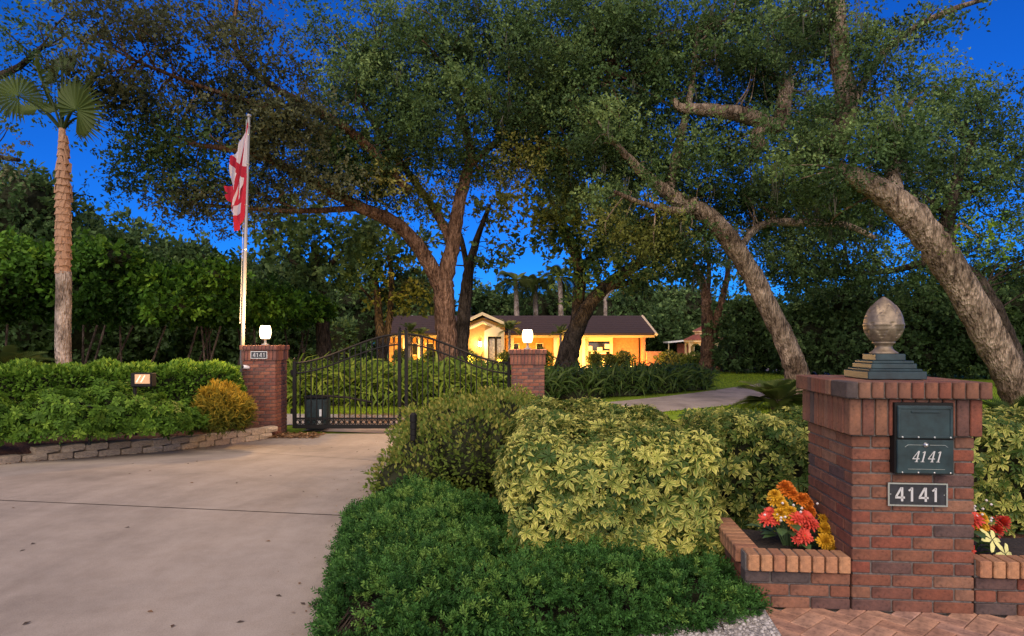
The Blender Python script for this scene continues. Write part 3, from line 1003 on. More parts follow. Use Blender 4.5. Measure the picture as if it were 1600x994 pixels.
def stroke(mb, pts, w, y, th):
    """thick polyline stroke in the XZ plane"""
    for (x0, z0, w0), (x1, z1, w1) in zip(pts[:-1], pts[1:]):
        d = Vector((x1 - x0, z1 - z0)).normalized(); n = Vector((-d.y, d.x))
        vs = []
        for yy in (y, y - th):
            vs += [(x0 + n.x * w0 / 2, yy, z0 + n.y * w0 / 2), (x0 - n.x * w0 / 2, yy, z0 - n.y * w0 / 2), (x1 - n.x * w1 / 2, yy, z1 - n.y * w1 / 2), (x1 + n.x * w1 / 2, yy, z1 + n.y * w1 / 2)]
        mb.add(vs, [(0, 1, 2, 3), (7, 6, 5, 4), (0, 4, 5, 1), (1, 5, 6, 2), (2, 6, 7, 3), (3, 7, 4, 0)])
def serif_digit(ch, x, z, h, y, shear=0.28, th=0.002):
    s = MB(); S = lambda px, pz: (x + (px + pz * shear) * h, z + pz * h)
    def ST(lst):
        stroke(s, [(*S(a, b), w * h) for a, b, w in lst], 0, y, th)
    if ch == '4':
        ST([(0.36, 0.98, 0.05), (0.02, 0.30, 0.05)]); ST([(0.0, 0.29, 0.075), (0.60, 0.29, 0.075)])
        ST([(0.40, 1.0, 0.11), (0.40, 0.03, 0.11)]); ST([(0.26, 0.015, 0.04), (0.54, 0.015, 0.04)])
    else:
        ST([(0.26, 0.97, 0.11), (0.26, 0.03, 0.11)]); ST([(0.08, 0.83, 0.045), (0.26, 0.96, 0.08)]); ST([(0.10, 0.015, 0.04), (0.42, 0.015, 0.04)])
    return s
for i, ch in enumerate("4141"):
    serif_digit(ch, 0.078 + 0.0385 * i, 0.068, 0.058, -0.0381, shear=0.25).build('digit', M['number'], lo, local=True)

# ---- number plaques
def sans_digit(ch, x, z, h, y, th=0.003):
    s = MB(); S = lambda px, pz: (x + px * h, z + pz * h)
    def ST(lst): stroke(s, [(*S(a, b), w * h) for a, b, w in lst], 0, y, th)
    if ch == '4':
        ST([(0.42, 0.98, 0.13), (0.05, 0.30, 0.13)]); ST([(0.0, 0.27, 0.14), (0.66, 0.27, 0.14)]); ST([(0.47, 1.0, 0.15), (0.47, 0.0, 0.15)])
    else:
        ST([(0.34, 1.0, 0.15), (0.34, 0.0, 0.15)]); ST([(0.12, 0.76, 0.11), (0.34, 0.93, 0.12)])
    return s
def plaque(label, loc, rz, w, h, name='number_plaque'):
    t = thing(name, label, 'sign', loc, rz)
    MB().rbox((w / 2, 0.004, h / 2), (w, 0.012, h), 0.002).build('plate', M['plaque'], t, local=True)
    fr = MB(); b = h * 0.06
    fr.box((w / 2, -0.003, h - b / 2), (w, 0.01, b)); fr.box((w / 2, -0.003, b / 2), (w, 0.01, b))
    fr.box((b / 2, -0.003, h / 2), (b, 0.01, h - 2 * b)); fr.box((w - b / 2, -0.003, h / 2), (b, 0.01, h - 2 * b))
    fr.build('frame', M['silver'], t, local=True)
    for i, ch in enumerate("4141"):
        sans_digit(ch, w * 0.125 + i * w * 0.198, h * 0.2, h * 0.6, -0.0025).build('digit', M['number'], t, local=True)
    for x in (w * 0.05, w * 0.95):
        s = MB().lathe([(0.004, 0), (0.003, 0.002)], n=8).build('screw', M['silver'], t, local=True)
        s.rotation_euler = (pi / 2, 0, 0); s.location = (x, -0.0025, h / 2)
    return t
plaque('framed black number plaque reading 4141 on the mailbox pillar', on_mail(0.176, -0.012, 0.578), PR, 0.302, 0.124)

# ---- gate pillars
GZ = -0.33
gpl = thing('gate_pillar', 'left brick gate pillar with lit lamp, camera and number plaque', 'pillar', (-5.10, 11.93, GZ - 0.004), 0.0, 'brick gate pillars')
gtop = pillar(gpl, PW, 21, gget, gget, proud=0.022)
gpr = thing('gate_pillar', 'right brick gate pillar rising behind the shrubs', 'pillar', (-0.01, 11.85, GZ - 0.08), 0.0, 'brick gate pillars')
pillar(gpr, PW, 21, gget, gget, proud=0.022)
gt = GZ + gtop
plaque('small 4141 plaque near the top of the left gate pillar', (-5.10 + 0.17, 11.90, GZ + 21 * 0.0677 + 0.04), 0, 0.31, 0.135)

# ---- pillar lamps
M['lamp_glass'] = emit("lit lamp glass", (1.0, 0.70, 0.36), 7.0)
M['lamp_glass2'] = emit("lit lamp glass dimmer", (1.0, 0.68, 0.34), 2.6)
def lamp(label, x, y, z, mat):
    t = thing('pillar_lamp', label, 'lamp', (x, y, z), 0, 'globe lamps on the gate pillars')
    MB().lathe([(0.075, 0), (0.075, 0.014), (0.05, 0.024), (0.028, 0.03), (0.022, 0.06), (0.022, 0.11), (0.04, 0.125), (0.055, 0.135)], n=24).build('stem', M['pole'], t, smooth=True, local=True)
    prof = [(0.074, 0.125), (0.088, 0.145), (0.102, 0.20), (0.107, 0.25), (0.104, 0.30), (0.095, 0.345), (0.085, 0.375), (0.02, 0.377)]
    MB().lathe(prof, n=28).build('glass_globe', mat, t, smooth=True, local=True)
    d = bpy.data.lights.new('lamp_glow', 'POINT'); d.energy = 300; d.color = (1.0, 0.58, 0.24); d.shadow_soft_size = 0.06
    o = bpy.data.objects.new('lamp_glow', d); link(o, t); o.location = (0, 0, 0.46)
    return t
lamp('glowing globe lamp on the left gate pillar', -5.10 + PW / 2, 11.93 + PW / 2, gt, M['lamp_glass'])
lamp('dimmer globe lamp on the right gate pillar', -0.01 + PW / 2, 11.85 + PW / 2, gt - 0.08, M['lamp_glass2'])

# ---- security camera on left pillar
M['white'] = simple("white plastic", (0.7, 0.7, 0.7), 0.4)
sc_t = thing('security_camera', 'small white bullet camera on the left gate pillar', 'camera', P(385, 574, 11.9) + Vector((0, 0, 0)))
b = MB().lathe([(0.02, -0.06), (0.032, -0.055), (0.036, 0.0), (0.036, 0.06), (0.03, 0.065)], n=20).build('body', M['white'], sc_t, smooth=True, local=True)
b.rotation_euler = (rad(80), 0, rad(-40))
l = MB().lathe([(0.026, 0.062), (0.026, 0.07), (0.015, 0.072)], n=20).build('lens', M['iron'], b, local=True)
MB().tube([(0.02, 0.06, 0), (0.06, 0.07, 0.0), (0.09, 0.06, 0.0)], 0.015, 8).build('bracket', M['white'], sc_t, local=True)

# ---- gates
GY = 12.26
def top_z(u):
    """u: 0 at hinge, 1 at the meeting post"""
    s = u * u * (3 - 2 * u)
    return 1.035 + 0.56 * s
def gate(label, xh, xm):
    t = thing('gate_leaf', label, 'gate', (xh, GY, GZ + 0.09), 0, 'pair of driveway gate leaves')
    w = xm - xh; sg = 1 if w > 0 else -1; L = abs(w)
    z0 = -0.23
    def pt(u, z): return (xh + sg * L * u, GY, z)
    def post(u, zt, d=0.065):
        m = MB().rbox((xh + sg * L * u, GY, (z0 + zt) / 2), (d, d, zt - z0), 0.005).build('post', M['iron'], t)
        MB().lathe([(0.036, 0), (0.036, 0.012), (0.014, 0.02), (0.026, 0.04), (0.026, 0.055), (0.004, 0.09)], (xh + sg * L * u, GY, zt), n=12).build('post_cap', M['iron'], m)
    post(0.015, 1.06); post(0.985, 1.66)
    us = [0.015 + 0.97 * i / 24 for i in range(25)]
    MB().tube([pt(u, top_z(u)) for u in us], 0.021, 8).build('top_rail', M['iron'], t)
    MB().tube([pt(u, top_z(u) - 0.20) for u in us], 0.017, 8).build('under_rail', M['iron'], t)
    for z, h in ((z0 + 0.03, 0.075), (z0 + 0.185, 0.035)):
        MB().box((xh + sg * L * 0.5, GY, z), (L * 0.96, 0.04, h)).build('bottom_rail', M['iron'], t)
    n = 18
    for i in range(n):
        u = 0.015 + 0.97 * (i + 1) / (n + 1)
        MB().box(pt(u, (z0 + 0.07 + top_z(u)) / 2), (0.02, 0.02, top_z(u) - z0 - 0.07)).build('picket', M['iron'], t)
    for i in range(n + 1):
        u = 0.015 + 0.97 * (i + 0.5) / (n + 1)
        pts = [(xh + sg * L * u + 0.038 * math.cos(a), GY, z0 + 0.117 + 0.038 * math.sin(a)) for a in [2 * pi * k / 14 for k in range(15)]]
        MB().tube(pts, 0.009, 5, cap=False).build('ring', M['iron'], t)
        if i % 1 == 0:
            zc = (top_z(u) - 0.10)
            pts = [(xh + sg * L * u + 0.042 * math.cos(a), GY, zc + 0.07 * math.sin(a)) for a in [2 * pi * k / 14 for k in range(15)]]
            if i < 4 or i > n - 4: MB().tube(pts, 0.007, 5, cap=False).build('scroll', M['iron'], t)
    for z in (0.1, 0.85):
        MB().lathe([(0.03, -0.05), (0.03, 0.05)], (xh - sg * 0.02, GY, z), n=10).build('hinge', M['iron'], t)
    return t
gate('left leaf of the black arched iron driveway gate', -4.26, -2.155)
gate('right leaf of the black arched iron driveway gate', -0.03, -2.085)
# drop rod at the meeting posts
op = thing('gate_opener', 'black gate opener box with arm behind the left gate leaf', 'gate opener', (-3.95, 12.75, GZ - 0.03))
MB().rbox((-3.93, 12.75, GZ + 0.34), (0.44, 0.34, 0.62), 0.03).build('housing', M['green_metal'], op)
MB().rbox((-3.93, 12.75, GZ + 0.665), (0.47, 0.37, 0.05), 0.015).build('lid', M['iron'], op)
MB().box((-3.82, 12.574, GZ + 0.36), (0.05, 0.006, 0.14)).build('warning_sticker', M['white'], op)
MB().box((-3.84, 12.574, GZ + 0.17), (0.14, 0.006, 0.09)).build('number_sticker', M['number'], op)
MB().tube([(-3.9, 12.62, GZ + 0.70), (-3.3, 12.5, GZ + 0.68), (-2.75, 12.33, GZ + 0.60)], 0.022, 8).build('arm', M['iron'], op)

# ---- flagpole and flags
def tilt(px, py, Y): return P(px, py, Y)
fpY = 12.6
f0, f1 = P(376, 640, fpY), P(389, 183, fpY)
f0 = f0.copy(); f0.z = 0.05
fp = thing('flagpole', 'slim silver flagpole standing beside the left gate pillar', 'flagpole', f0)
MB().tube([f0, f0.lerp(f1, 0.5), f1], [0.043, 0.036, 0.026], 14).build('pole', M['pole'], fp, smooth=True)
MB().lathe([(0.02, 0), (0.045, 0.012), (0.045, 0.03), (0.03, 0.055), (0.005, 0.065)], f1, n=14).build('truck_cap', M['pole'], fp, smooth=True)
for v in (0.55, 0.70, 0.84, 0.97):
    q = f0.lerp(f1, v)
    MB().tube([q + Vector((0.045 * math.cos(a), 0.045 * math.sin(a), 0)) for a in [2 * pi * k / 10 for k in range(11)]], 0.006, 5).build('snap_ring', M['silver'], fp)
MB().tube([f0.lerp(f1, 0.3) + Vector((-0.055, -.02, 0)), f0.lerp(f1, 0.99) + Vector((-0.04, -.02, 0))], 0.005, 5).build('halyard', M['number'], fp)

def flagmat(name, kind):
    m, nt, bs = new_mat(name)
    at = nt.nodes.new("ShaderNodeAttribute"); at.attribute_name = "uvf"
    sp = nt.nodes.new("ShaderNodeSeparateXYZ"); nt.links.new(at.outputs["Vector"], sp.inputs[0])
    def mth(op, a, b=None):
        n = nt.nodes.new("ShaderNodeMath"); n.operation = op
        for s, v in ((n.inputs[0], a), (n.inputs[1], b)):
            if v is None: continue
            if isinstance(v, (int, float)): s.default_value = v
            else: nt.links.new(v, s)
        return n.outputs[0]
    u, v = sp.outputs[0], sp.outputs[1]
    if kind == 'saltire':
        d1 = mth('ABSOLUTE', mth('SUBTRACT', u, v)); d2 = mth('ABSOLUTE', mth('SUBTRACT', mth('ADD', u, v), 1.0))
        msk = mth('LESS_THAN', mth('MINIMUM', d1, d2), 0.11)
        col = mixc(nt, (0.62, 0.56, 0.60), (0.42, 0.012, 0.035), msk)
    else:
        w = mth('LESS_THAN', mth('ABSOLUTE', mth('SUBTRACT', v, 0.42)), 0.10)
        w2 = mth('MULTIPLY', w, mth('GREATER_THAN', u, 0.30))
        col = mixc(nt, (0.45, 0.010, 0.035), (0.52, 0.45, 0.52), w2)
    nt.links.new(col, bs.inputs["Base Color"]); bs.inputs["Roughness"].default_value = 0.8
    tr = nt.nodes.new("ShaderNodeBsdfTranslucent"); nt.links.new(col, tr.inputs[0])
    mx = nt.nodes.new("ShaderNodeMixShader"); mx.inputs[0].default_value = 0.35
    nt.links.new(bs.outputs[0], mx.inputs[1]); nt.links.new(tr.outputs[0], mx.inputs[2]); nt.links.new(mx.outputs[0], nt.nodes["Material Output"].inputs[0])
    return m
def flag(name, label, hoist_top, hoist_bot, fly_top, fly_bot, mat, amp, ragged):
    NU, NV = 34, 26
    vs, uv, fs = [], [], []
    r = random.Random(hash(name) % 99)
    for j in range(NV + 1):
        v = j / NV
        for i in range(NU + 1):
            u = i / NU
            end = 1.0 - ragged * (0.5 + 0.5 * math.sin(v * 23)) * (0.6 + 0.4 * math.sin(v * 61))
            uu = u * end
            a = hoist_bot.lerp(hoist_top, v); b = fly_bot.lerp(fly_top, v)
            p = a.lerp(b, uu)
            sag = -0.10 * math.sin(uu * pi) * (1 - v * 0.3)
            fold = amp * uu ** 0.6 * math.sin(uu * 13 + v * 5.0) + 0.4 * amp * uu * math.sin(uu * 29 + v * 9)
            vs.append((p.x + 0.3 * fold, p.y + fold, p.z + sag)); uv.append((uu, v, 0))
    for j in range(NV):
        for i in range(NU):
            a = j * (NU + 1) + i; fs.append((a, a + 1, a + NU + 2, a + NU + 1))
    me = bpy.data.meshes.new(name); me.from_pydata(vs, [], fs)
    at = me.attributes.new("uvf", 'FLOAT_VECTOR', 'POINT'); at.data.foreach_set("vector", np.array(uv, np.float32).ravel())
    me.materials.append(mat); me.polygons.foreach_set("use_smooth", [True] * len(fs)); me.update()
    o = bpy.data.objects.new(name, me); link(o)
    tag(o, label, 'flag', 'flags on the flagpole')
    return o
FY = fpY - 0.04
flag('flag', 'white flag with red diagonal cross drooping from the pole top', P(388, 190, FY), P(385, 268, FY), P(362, 248, FY - .1), P(362, 330, FY - .1), flagmat("white saltire flag", 'saltire'), 0.05, 0.0)
flag('flag', 'tattered red and white flag hanging lower on the pole', P(385.5, 270, FY), P(383, 335, FY), P(352, 292, FY - .1), P(366, 362, FY - .1), flagmat("red flag", 'red'), 0.05, 0.12)

# ================================================================== HOUSE
HYd = 46.0
def hx(px, Y=HYd): return (px - CX) * Y / F
def hz(py, Y=HYd): return CH - (py - HY) * Y / F
M['wall'] = simple("tan house brick", (0.40, 0.20, 0.05), 0.85, nscale=6, var=0.2)
M['cream'] = simple("cream trim paint", (0.68, 0.52, 0.30), 0.6)
M['orange_brick'] = simple("orange brick wall", (0.40, 0.16, 0.07), 0.9, nscale=7, var=0.25)
M['roof'] = simple("brown shingle roof", (0.040, 0.021, 0.014), 0.9, nscale=9, var=0.35, bmp=0.5, bdist=0.05)
M['roof_red'] = simple("red shingle roof", (0.19, 0.055, 0.035), 0.9, nscale=8, var=0.3)
M['door'] = simple("grey etched door glass", (0.30, 0.25, 0.20), 0.25, nscale=9, var=0.5)
M['glass'] = simple("dark window glass", (0.02, 0.018, 0.015), 0.05)
M['lit'] = emit("lit room", (1.0, 0.50, 0.16), 1.1)
M['lantern'] = emit("lantern glass", (1.0, 0.80, 0.45), 60.0)
M['bulb'] = emit("spot lens", (1.0, 0.62, 0.22), 30.0)
M['terracotta'] = simple("terracotta", (0.30, 0.12, 0.06), 0.8)
M['black_pot'] = simple("black pot", (0.015, 0.015, 0.015), 0.6)

HB = gz(50) - 0.0
FLOOR = HB
xL, xR = hx(604), hx(1012)
EZ, RZ = hz(527), hz(496, 50)
house = thing('ranch_house', 'low ranch house with dark roof glowing yellow behind the trees', 'house', ((xL + xR) / 2, HYd, HB))
YF, YB = HYd, HYd + 9.0
def panel(x0, x1, y, z0, z1, mat, name, th=0.2, parent=house):
    return MB().box(((x0 + x1) / 2, y + th / 2, (z0 + z1) / 2), (x1 - x0, th, z1 - z0)).build(name, mat, parent)
# front walls: left wing set back under the eave, right wing
panel(xL, hx(720), YF + 1.0, HB, EZ, M['wall'], 'wall')
panel(hx(790), hx(868), YF + 1.0, HB, EZ, M['wall'], 'wall')
panel(hx(868), hx(917), YF + 0.8, HB, EZ, M['cream'], 'wall')
panel(hx(960), hx(1004), YF + 1.4, HB, EZ, M['orange_brick'], 'wall')
panel(xR - 0.25, xR, YF + 1.45, HB, EZ, M['orange_brick'], 'wall', th=YB - YF - 1.6)
panel(xL, xR, YB - 0.2, HB, EZ, M['wall'], 'wall')
# picture window
wx0, wx1, wz0, wz1 = hx(917), hx(960), hz(566), EZ - 0.08
win = MB().box(((wx0 + wx1) / 2, YF + 0.95, (wz0 + hz(562)) / 2), (wx1 - wx0, 0.25, abs(hz(562) - wz0))).build('window', M['cream'], house)
fr = MB()
fw = 0.2
fr.box((wx0 + fw / 2, YF + 0.9, (HB + EZ) / 2), (fw, 0.3, EZ - HB)); fr.box((wx1 - fw / 2, YF + 0.9, (HB + EZ) / 2), (fw, 0.3, EZ - HB))
fr.box(((wx0 + wx1) / 2, YF + 0.9, EZ - 0.16), (wx1 - wx0 - 2 * fw, 0.29, 0.3)); fr.box(((wx0 + wx1) / 2, YF + 0.9, HB + 0.25), (wx1 - wx0 - 2 * fw, 0.29, 0.5))
fr.build('frame', M['cream'], win)
MB().box(((wx0 + wx1) / 2, YF + 0.93, hz(549)), (wx1 - wx0 - 2 * fw, 0.05, 0.07)).build('transom_bar', M['cream'], win)
MB().box(((wx0 + wx1) / 2, YF + 1.02, (HB + EZ) / 2), (wx1 - wx0 - 2 * fw, 0.02, EZ - HB - 0.8)).build('pane', M['glass'], win)
for (a, b, c, d) in ((918, 928, 541, 548), (936, 944, 543, 550), (926, 950, 551, 553.5), (948, 956, 538, 545)):
    MB().box((hx((a + b) / 2), YF + 0.985, hz((c + d) / 2)), ((b - a) * 0.0467, 0.03, (d - c) * 0.0467)).build('lit_lamp_shade', M['lit'], win)
# left windows
for (a, b) in ((640, 652), (662, 676), (800, 812), (838, 850)):
    w = MB().box((hx((a + b) / 2), YF + 0.97, hz(546)), ((b - a) * 0.047, 0.06, 0.95)).build('window', M['cream'], house)
    MB().box((hx((a + b) / 2), YF + 0.94, hz(546)), ((b - a) * 0.047 - 0.14, 0.04, 0.8)).build('pane', M['glass'], w)
# fascia and columns
panel(xL - 0.4, hx(720), YF - 0.05, EZ - 0.02, EZ + 0.2, M['cream'], 'fascia', th=0.08)
panel(hx(790), xR + 0.5, YF - 0.05, EZ - 0.02, EZ + 0.2, M['cream'], 'fascia', th=0.08)
for px, m in ((868, 'cream'), (912, 'cream'), (1006, 'orange_brick'), (800, 'cream'), (632, 'cream'), (655, 'cream'), (686, 'cream')):
    MB().rbox((hx(px), YF + 0.15, (HB + EZ) / 2), (0.26, 0.26, EZ - HB - 0.03), 0.02).build('column', M[m], house)
panel(xL, xR, YF + 0.05, EZ - 0.03, EZ - 0.005, M['cream'], 'soffit', th=1.2)
# roof: front and back slopes with thickness
rm = MB()
yr = (YF + YB) / 2
ov = 0.5
A = [(xL - .4, YF - .35, EZ + .14), (xR + ov, YF - .35, EZ + .14), (xR + ov, yr, RZ), (xL - .4, yr, RZ)]
B_ = [(xL - .4, yr, RZ), (xR + ov, yr, RZ), (xR + ov, YB + .4, EZ + .14), (xL - .4, YB + .4, EZ + .14)]
for q in (A, B_):
    rm.add(q + [(x, y, z + 0.14) for x, y, z in q], [(3, 2, 1, 0), (4, 5, 6, 7), (0, 1, 5, 4), (1, 2, 6, 5), (2, 3, 7, 6), (3, 0, 4, 7)])
roof = rm.build('roof', M['roof'], house)
# shingle courses as thin raised strips
for i in range(9):
    t = (i + 0.5) / 9
    y = (YF - .35) * (1 - t) + yr * t; z = (EZ + .14) * (1 - t) + RZ * t + 0.155
    sl = math.atan2(RZ - EZ - .14, yr - YF + .35)
    MB().box(((xL + xR) / 2, y, z), (xR - xL + 0.85, 0.5, 0.03), Matrix.Rotation(sl, 3, 'X')).build('shingle_course', M['roof'], roof)
MB().add([(xR + .02, YF + 0.3, EZ), (xR + .02, YB - .3, EZ), (xR + .02, yr, RZ - .03), (xR - .2, YF + .3, EZ), (xR - .2, YB - .3, EZ), (xR - .2, yr, RZ - .03)], [(0, 1, 2), (5, 4, 3), (0, 3, 4, 1), (1, 4, 5, 2), (2, 5, 3, 0)]).build('gable_end', M['cream'], house)
barge = MB()
for s in (-1, 1):
    y0 = yr + s * (yr - YF + .38)
    barge.tube([(xR + ov + .05, y0, EZ + .2), (xR + ov + .05, yr, RZ + .1)], 0.14, 4)
barge.build('barge_board', M['cream'], roof)
# entry gable
ex0, ex1, exm = hx(722, 43.5), hx(788, 43.5), hx(754, 43.5)
EYF = 43.5
ez, rz_ = hz(509, EYF), hz(494, EYF)
entry = MB().add([(ex0, EYF, HB), (ex1, EYF, HB), (ex1, EYF, ez), (exm, EYF, rz_ - .1), (ex0, EYF, ez), (ex0, EYF + 0.25, HB), (ex1, EYF + .25, HB), (ex1, EYF + .25, ez), (exm, EYF + .25, rz_ - .1), (ex0, EYF + .25, ez)],
                 [(0, 1, 2, 3, 4), (9, 8, 7, 6, 5), (0, 5, 6, 1), (1, 6, 7, 2), (2, 7, 8, 3), (3, 8, 9, 4), (4, 9, 5, 0)]).build('entry_gable', M['wall'], house)
for sx, xe in ((-1, ex0), (1, ex1)):
    tr = MB()
    tr.add([(xe + sx * .3, EYF - .45, ez - .10), (exm, EYF - .45, rz_ + .05), (exm, EYF - .45, rz_ + .26), (xe + sx * .3, EYF - .45, ez + .12),
            (xe + sx * .3, EYF - .25, ez - .10), (exm, EYF - .25, rz_ + .05), (exm, EYF - .25, rz_ + .26), (xe + sx * .3, EYF - .25, ez + .12)], [(0, 1, 2, 3), (7, 6, 5, 4), (0, 4, 5, 1), (1, 5, 6, 2), (2, 6, 7, 3), (3, 7, 4, 0)])
    tr.build('barge_board', M['cream'], entry)
    sl = MB()
    sl.add([(xe + sx * .3, EYF - .25, ez + .0), (exm, EYF - .25, rz_ + .16), (exm, yr - 1.2, rz_ + .16), (xe + sx * .3, yr - 1.2, ez + .0),
            (xe + sx * .3, EYF - .25, ez + .12), (exm, EYF - .25, rz_ + .28), (exm, yr - 1.2, rz_ + .28), (xe + sx * .3, yr - 1.2, ez + .12)], [(0, 1, 2, 3), (7, 6, 5, 4), (0, 4, 5, 1), (1, 5, 6, 2), (2, 6, 7, 3), (3, 7, 4, 0)])
    sl.build('entry_roof', M['roof'], entry)
    MB().box((xe - sx * .1, (EYF + YF + 1) / 2 + .1, (HB + ez) / 2), (0.2, YF + 1 - EYF - .3, ez - HB - .02)).build('entry_side_wall', M['wall'], entry)
# ornamental cream stripe and door surround
MB().tube([(hx(729, 43.4), EYF - .05, hz(514.5, 43.4)), (hx(755, 43.4), EYF - .05, hz(503.5, 43.4))], 0.11, 4).build('cream_band', M['cream'], entry)
MB().tube([(exm + .03, EYF - .05, hz(503.5, 43.4)), (hx(781, 43.4), EYF - .05, hz(514.5, 43.4))], 0.11, 4).build('cream_band', M['cream'], entry)
dx0, dx1 = hx(757, 43.4), hx(788, 43.4)
ds = MB(); zt = hz(526, 43.4)
zs, za = hz(517, 43.4), hz(509.5, 43.4)
dm = (dx0 + dx1) / 2
ds.box((dx0 + .12, EYF - .12, (HB + zt) / 2), (.24, .24, zt - HB)); ds.box((dx1 - .1, EYF - .12, (HB + zt) / 2), (.2, .24, zt - HB))
ds.add([(dx0, EYF - .24, zt), (dx1, EYF - .24, zt), (dx1, EYF - .24, zs), (dm, EYF - .24, za), (dx0, EYF - .24, zs), (dx0, EYF - .002, zt), (dx1, EYF - .002, zt), (dx1, EYF - .002, zs), (dm, EYF - .002, za), (dx0, EYF - .002, zs)],
       [(0, 1, 2, 3, 4), (9, 8, 7, 6, 5), (0, 5, 6, 1), (1, 6, 7, 2), (2, 7, 8, 3), (3, 8, 9, 4), (4, 9, 5, 0)])
ds.build('door_surround', M['cream'], entry)
for a, b in ((763, 774.4), (775.4, 786)):
    dr = MB().box((hx((a + b) / 2, 43.4), EYF - .05, (HB + zt) / 2), ((b - a) * .044, 0.08, zt - HB - .02)).build('door', M['iron'], entry)
    MB().box((hx((a + b) / 2, 43.4), EYF - .10, (HB + zt) / 2 + .1), ((b - a) * .044 - .12, 0.03, zt - HB - .5)).build('door_glass', M['door'], dr)
# low orange wall at the right end
lw = MB().rbox((hx(1020), YF - 0.4, (HB + hz(549)) / 2), (1.15, 0.25, hz(549) - HB), 0.02).build('low_brick_wall', M['orange_brick'])
tag(lw, 'low orange brick wall at the right end of the house', 'wall')
# chimney-like vent
MB().box((hx(624), yr + 1.5, RZ - .2), (.12, .12, .9)).build('vent_pipe', M['pole'], roof)

def point(name, loc, energy, col, parent, r=0.05):
    d = bpy.data.lights.new(name, 'POINT'); d.energy = energy; d.color = col; d.shadow_soft_size = r
    o = bpy.data.objects.new(name, d); link(o, parent); o.location = Vector(loc) - world_loc(parent)
    return o
# wall lantern by the door
lt = thing('wall_lantern', 'bright lantern glowing on the entry wall left of the front door', 'lantern', (hx(750, 43.3), 43.38, hz(541, 43.3)))
MB().box((hx(750, 43.3), 43.44, hz(538, 43.3)), (.12, .08, .3)).build('bracket', M['iron'], lt)
MB().lathe([(0.05, 0), (0.09, 0.04), (0.10, 0.24), (0.03, 0.3)], (hx(750, 43.3), 43.28, hz(541, 43.3)), n=8).build('glass', M['lantern'], lt)
MB().lathe([(0.12, 0), (0.02, 0.1)], (hx(750, 43.3), 43.28, hz(541, 43.3) + .3), n=8).build('cap', M['iron'], lt)
point('lantern_light', (hx(750, 43.3), 43.05, hz(537, 43.3)), 110, (1, .72, .32), lt, .1)
# ground spotlights washing the facade
spots = [(628, 45.2, 200, 'leftmost landscape spotlight washing the left wing of the house'), (665, 45.2, 220, 'landscape spotlight by the left wing next to the big oak'), (733, 42.0, 480, 'landscape spotlight below the left of the entry gable'),
         (780, 42.0, 170, 'landscape spotlight below the front door'), (826, 45.0, 240, 'landscape spotlight between the entry and the leaning oak'), (905, 44.8, 190, 'landscape spotlight right behind the leaning oak'),
         (940, 44.6, 120, 'landscape spotlight under the picture window'), (984, 45.3, 260, 'landscape spotlight by the orange brick wall of the house'), (1020, 44.0, 70, 'rightmost landscape spotlight at the low brick wall')]
for px, y, e, lab in spots:
    t = thing('landscape_spotlight', lab, 'spotlight', (hx(px, y), y, HB), 0, 'spotlights along the house front')
    MB().tube([(hx(px, y), y, HB), (hx(px, y), y, HB + .14)], .02, 6).build('stake', M['iron'], t)
    h = MB().lathe([(.05, 0), (.06, .05), (.075, .14)], n=12).build('hood', M['iron'], t, local=True)
    h.location = (0, 0, .14); h.rotation_euler = (rad(-25), 0, 0)
    MB().lathe([(.066, .132), (.03, .135)], n=12).build('lens', M['bulb'], h, local=True)
    point('spot_glow', (hx(px, y), y + .12, HB + .45), e * 1.45, (1.0, 0.50, 0.10), t, .12)

# ================================================================== GAZEBO, POTS
gY = 49.0
gc = P(1101, 560, gY)
gaz = thing('gazebo', 'small cream gazebo with two-tier red roof beyond the lawn', 'gazebo', (gc.x, gc.y, HB))
R0 = 1.55; n8 = 8
eg, tg = hz(534.5, gY), hz(528, gY)
ang = [2 * pi * (k + 0.5) / 8 for k in range(8)]
for k in range(8):
    a = ang[k]; x, y = gc.x + R0 * .92 * math.cos(a), gc.y + R0 * .92 * math.sin(a)
    MB().rbox((x, y, (HB + eg) / 2), (.14, .14, eg - HB), .01).build('post', M['cream'], gaz)
    b = ang[(k + 1) % 8]; p0 = Vector((x, y, 0)); p1 = Vector((gc.x + R0 * .92 * math.cos(b), gc.y + R0 * .92 * math.sin(b), 0))
    arch = MB(); N = 10
    for i in range(N):
        for (ua, ub) in ((i / N, (i + 1) / N),):
            za, zb = [eg - .12 - .40 * (abs(2 * u - 1) ** 2.2) for u in (ua, ub)]
            A_, B2 = p0.lerp(p1, ua), p0.lerp(p1, ub)
            nn = Vector((math.cos((a + b) / 2), math.sin((a + b) / 2), 0)) * .04
            arch.add([(A_.x, A_.y, za), (B2.x, B2.y, zb), (B2.x, B2.y, eg), (A_.x, A_.y, eg), (A_.x + nn.x, A_.y + nn.y, za), (B2.x + nn.x, B2.y + nn.y, zb), (B2.x + nn.x, B2.y + nn.y, eg), (A_.x + nn.x, A_.y + nn.y, eg)],
                     [(0, 1, 2, 3), (7, 6, 5, 4), (0, 4, 5, 1), (2, 6, 7, 3)])
    arch.build('arch', M['cream'], gaz)
    MB().tube([p0 + Vector((0, 0, HB + .75)), p1 + Vector((0, 0, HB + .75))], .04, 5).build('handrail', M['cream'], gaz)
MB().lathe([(R0 * 1.05, 0), (R0 * 1.05, .16)], (gc.x, gc.y, eg), n=8).build('fascia', M['cream'], gaz)
MB().lathe([(R0 * 1.1, 0), (R0 * .55, .42)], (gc.x, gc.y, eg + .16), n=8).build('lower_roof', M['roof_red'], gaz)
MB().lathe([(R0 * .5, 0), (R0 * .5, .22), (R0 * .6, .23), (R0 * .6, .32)], (gc.x, gc.y, eg + .55), n=8).build('cupola', M['cream'], gaz)
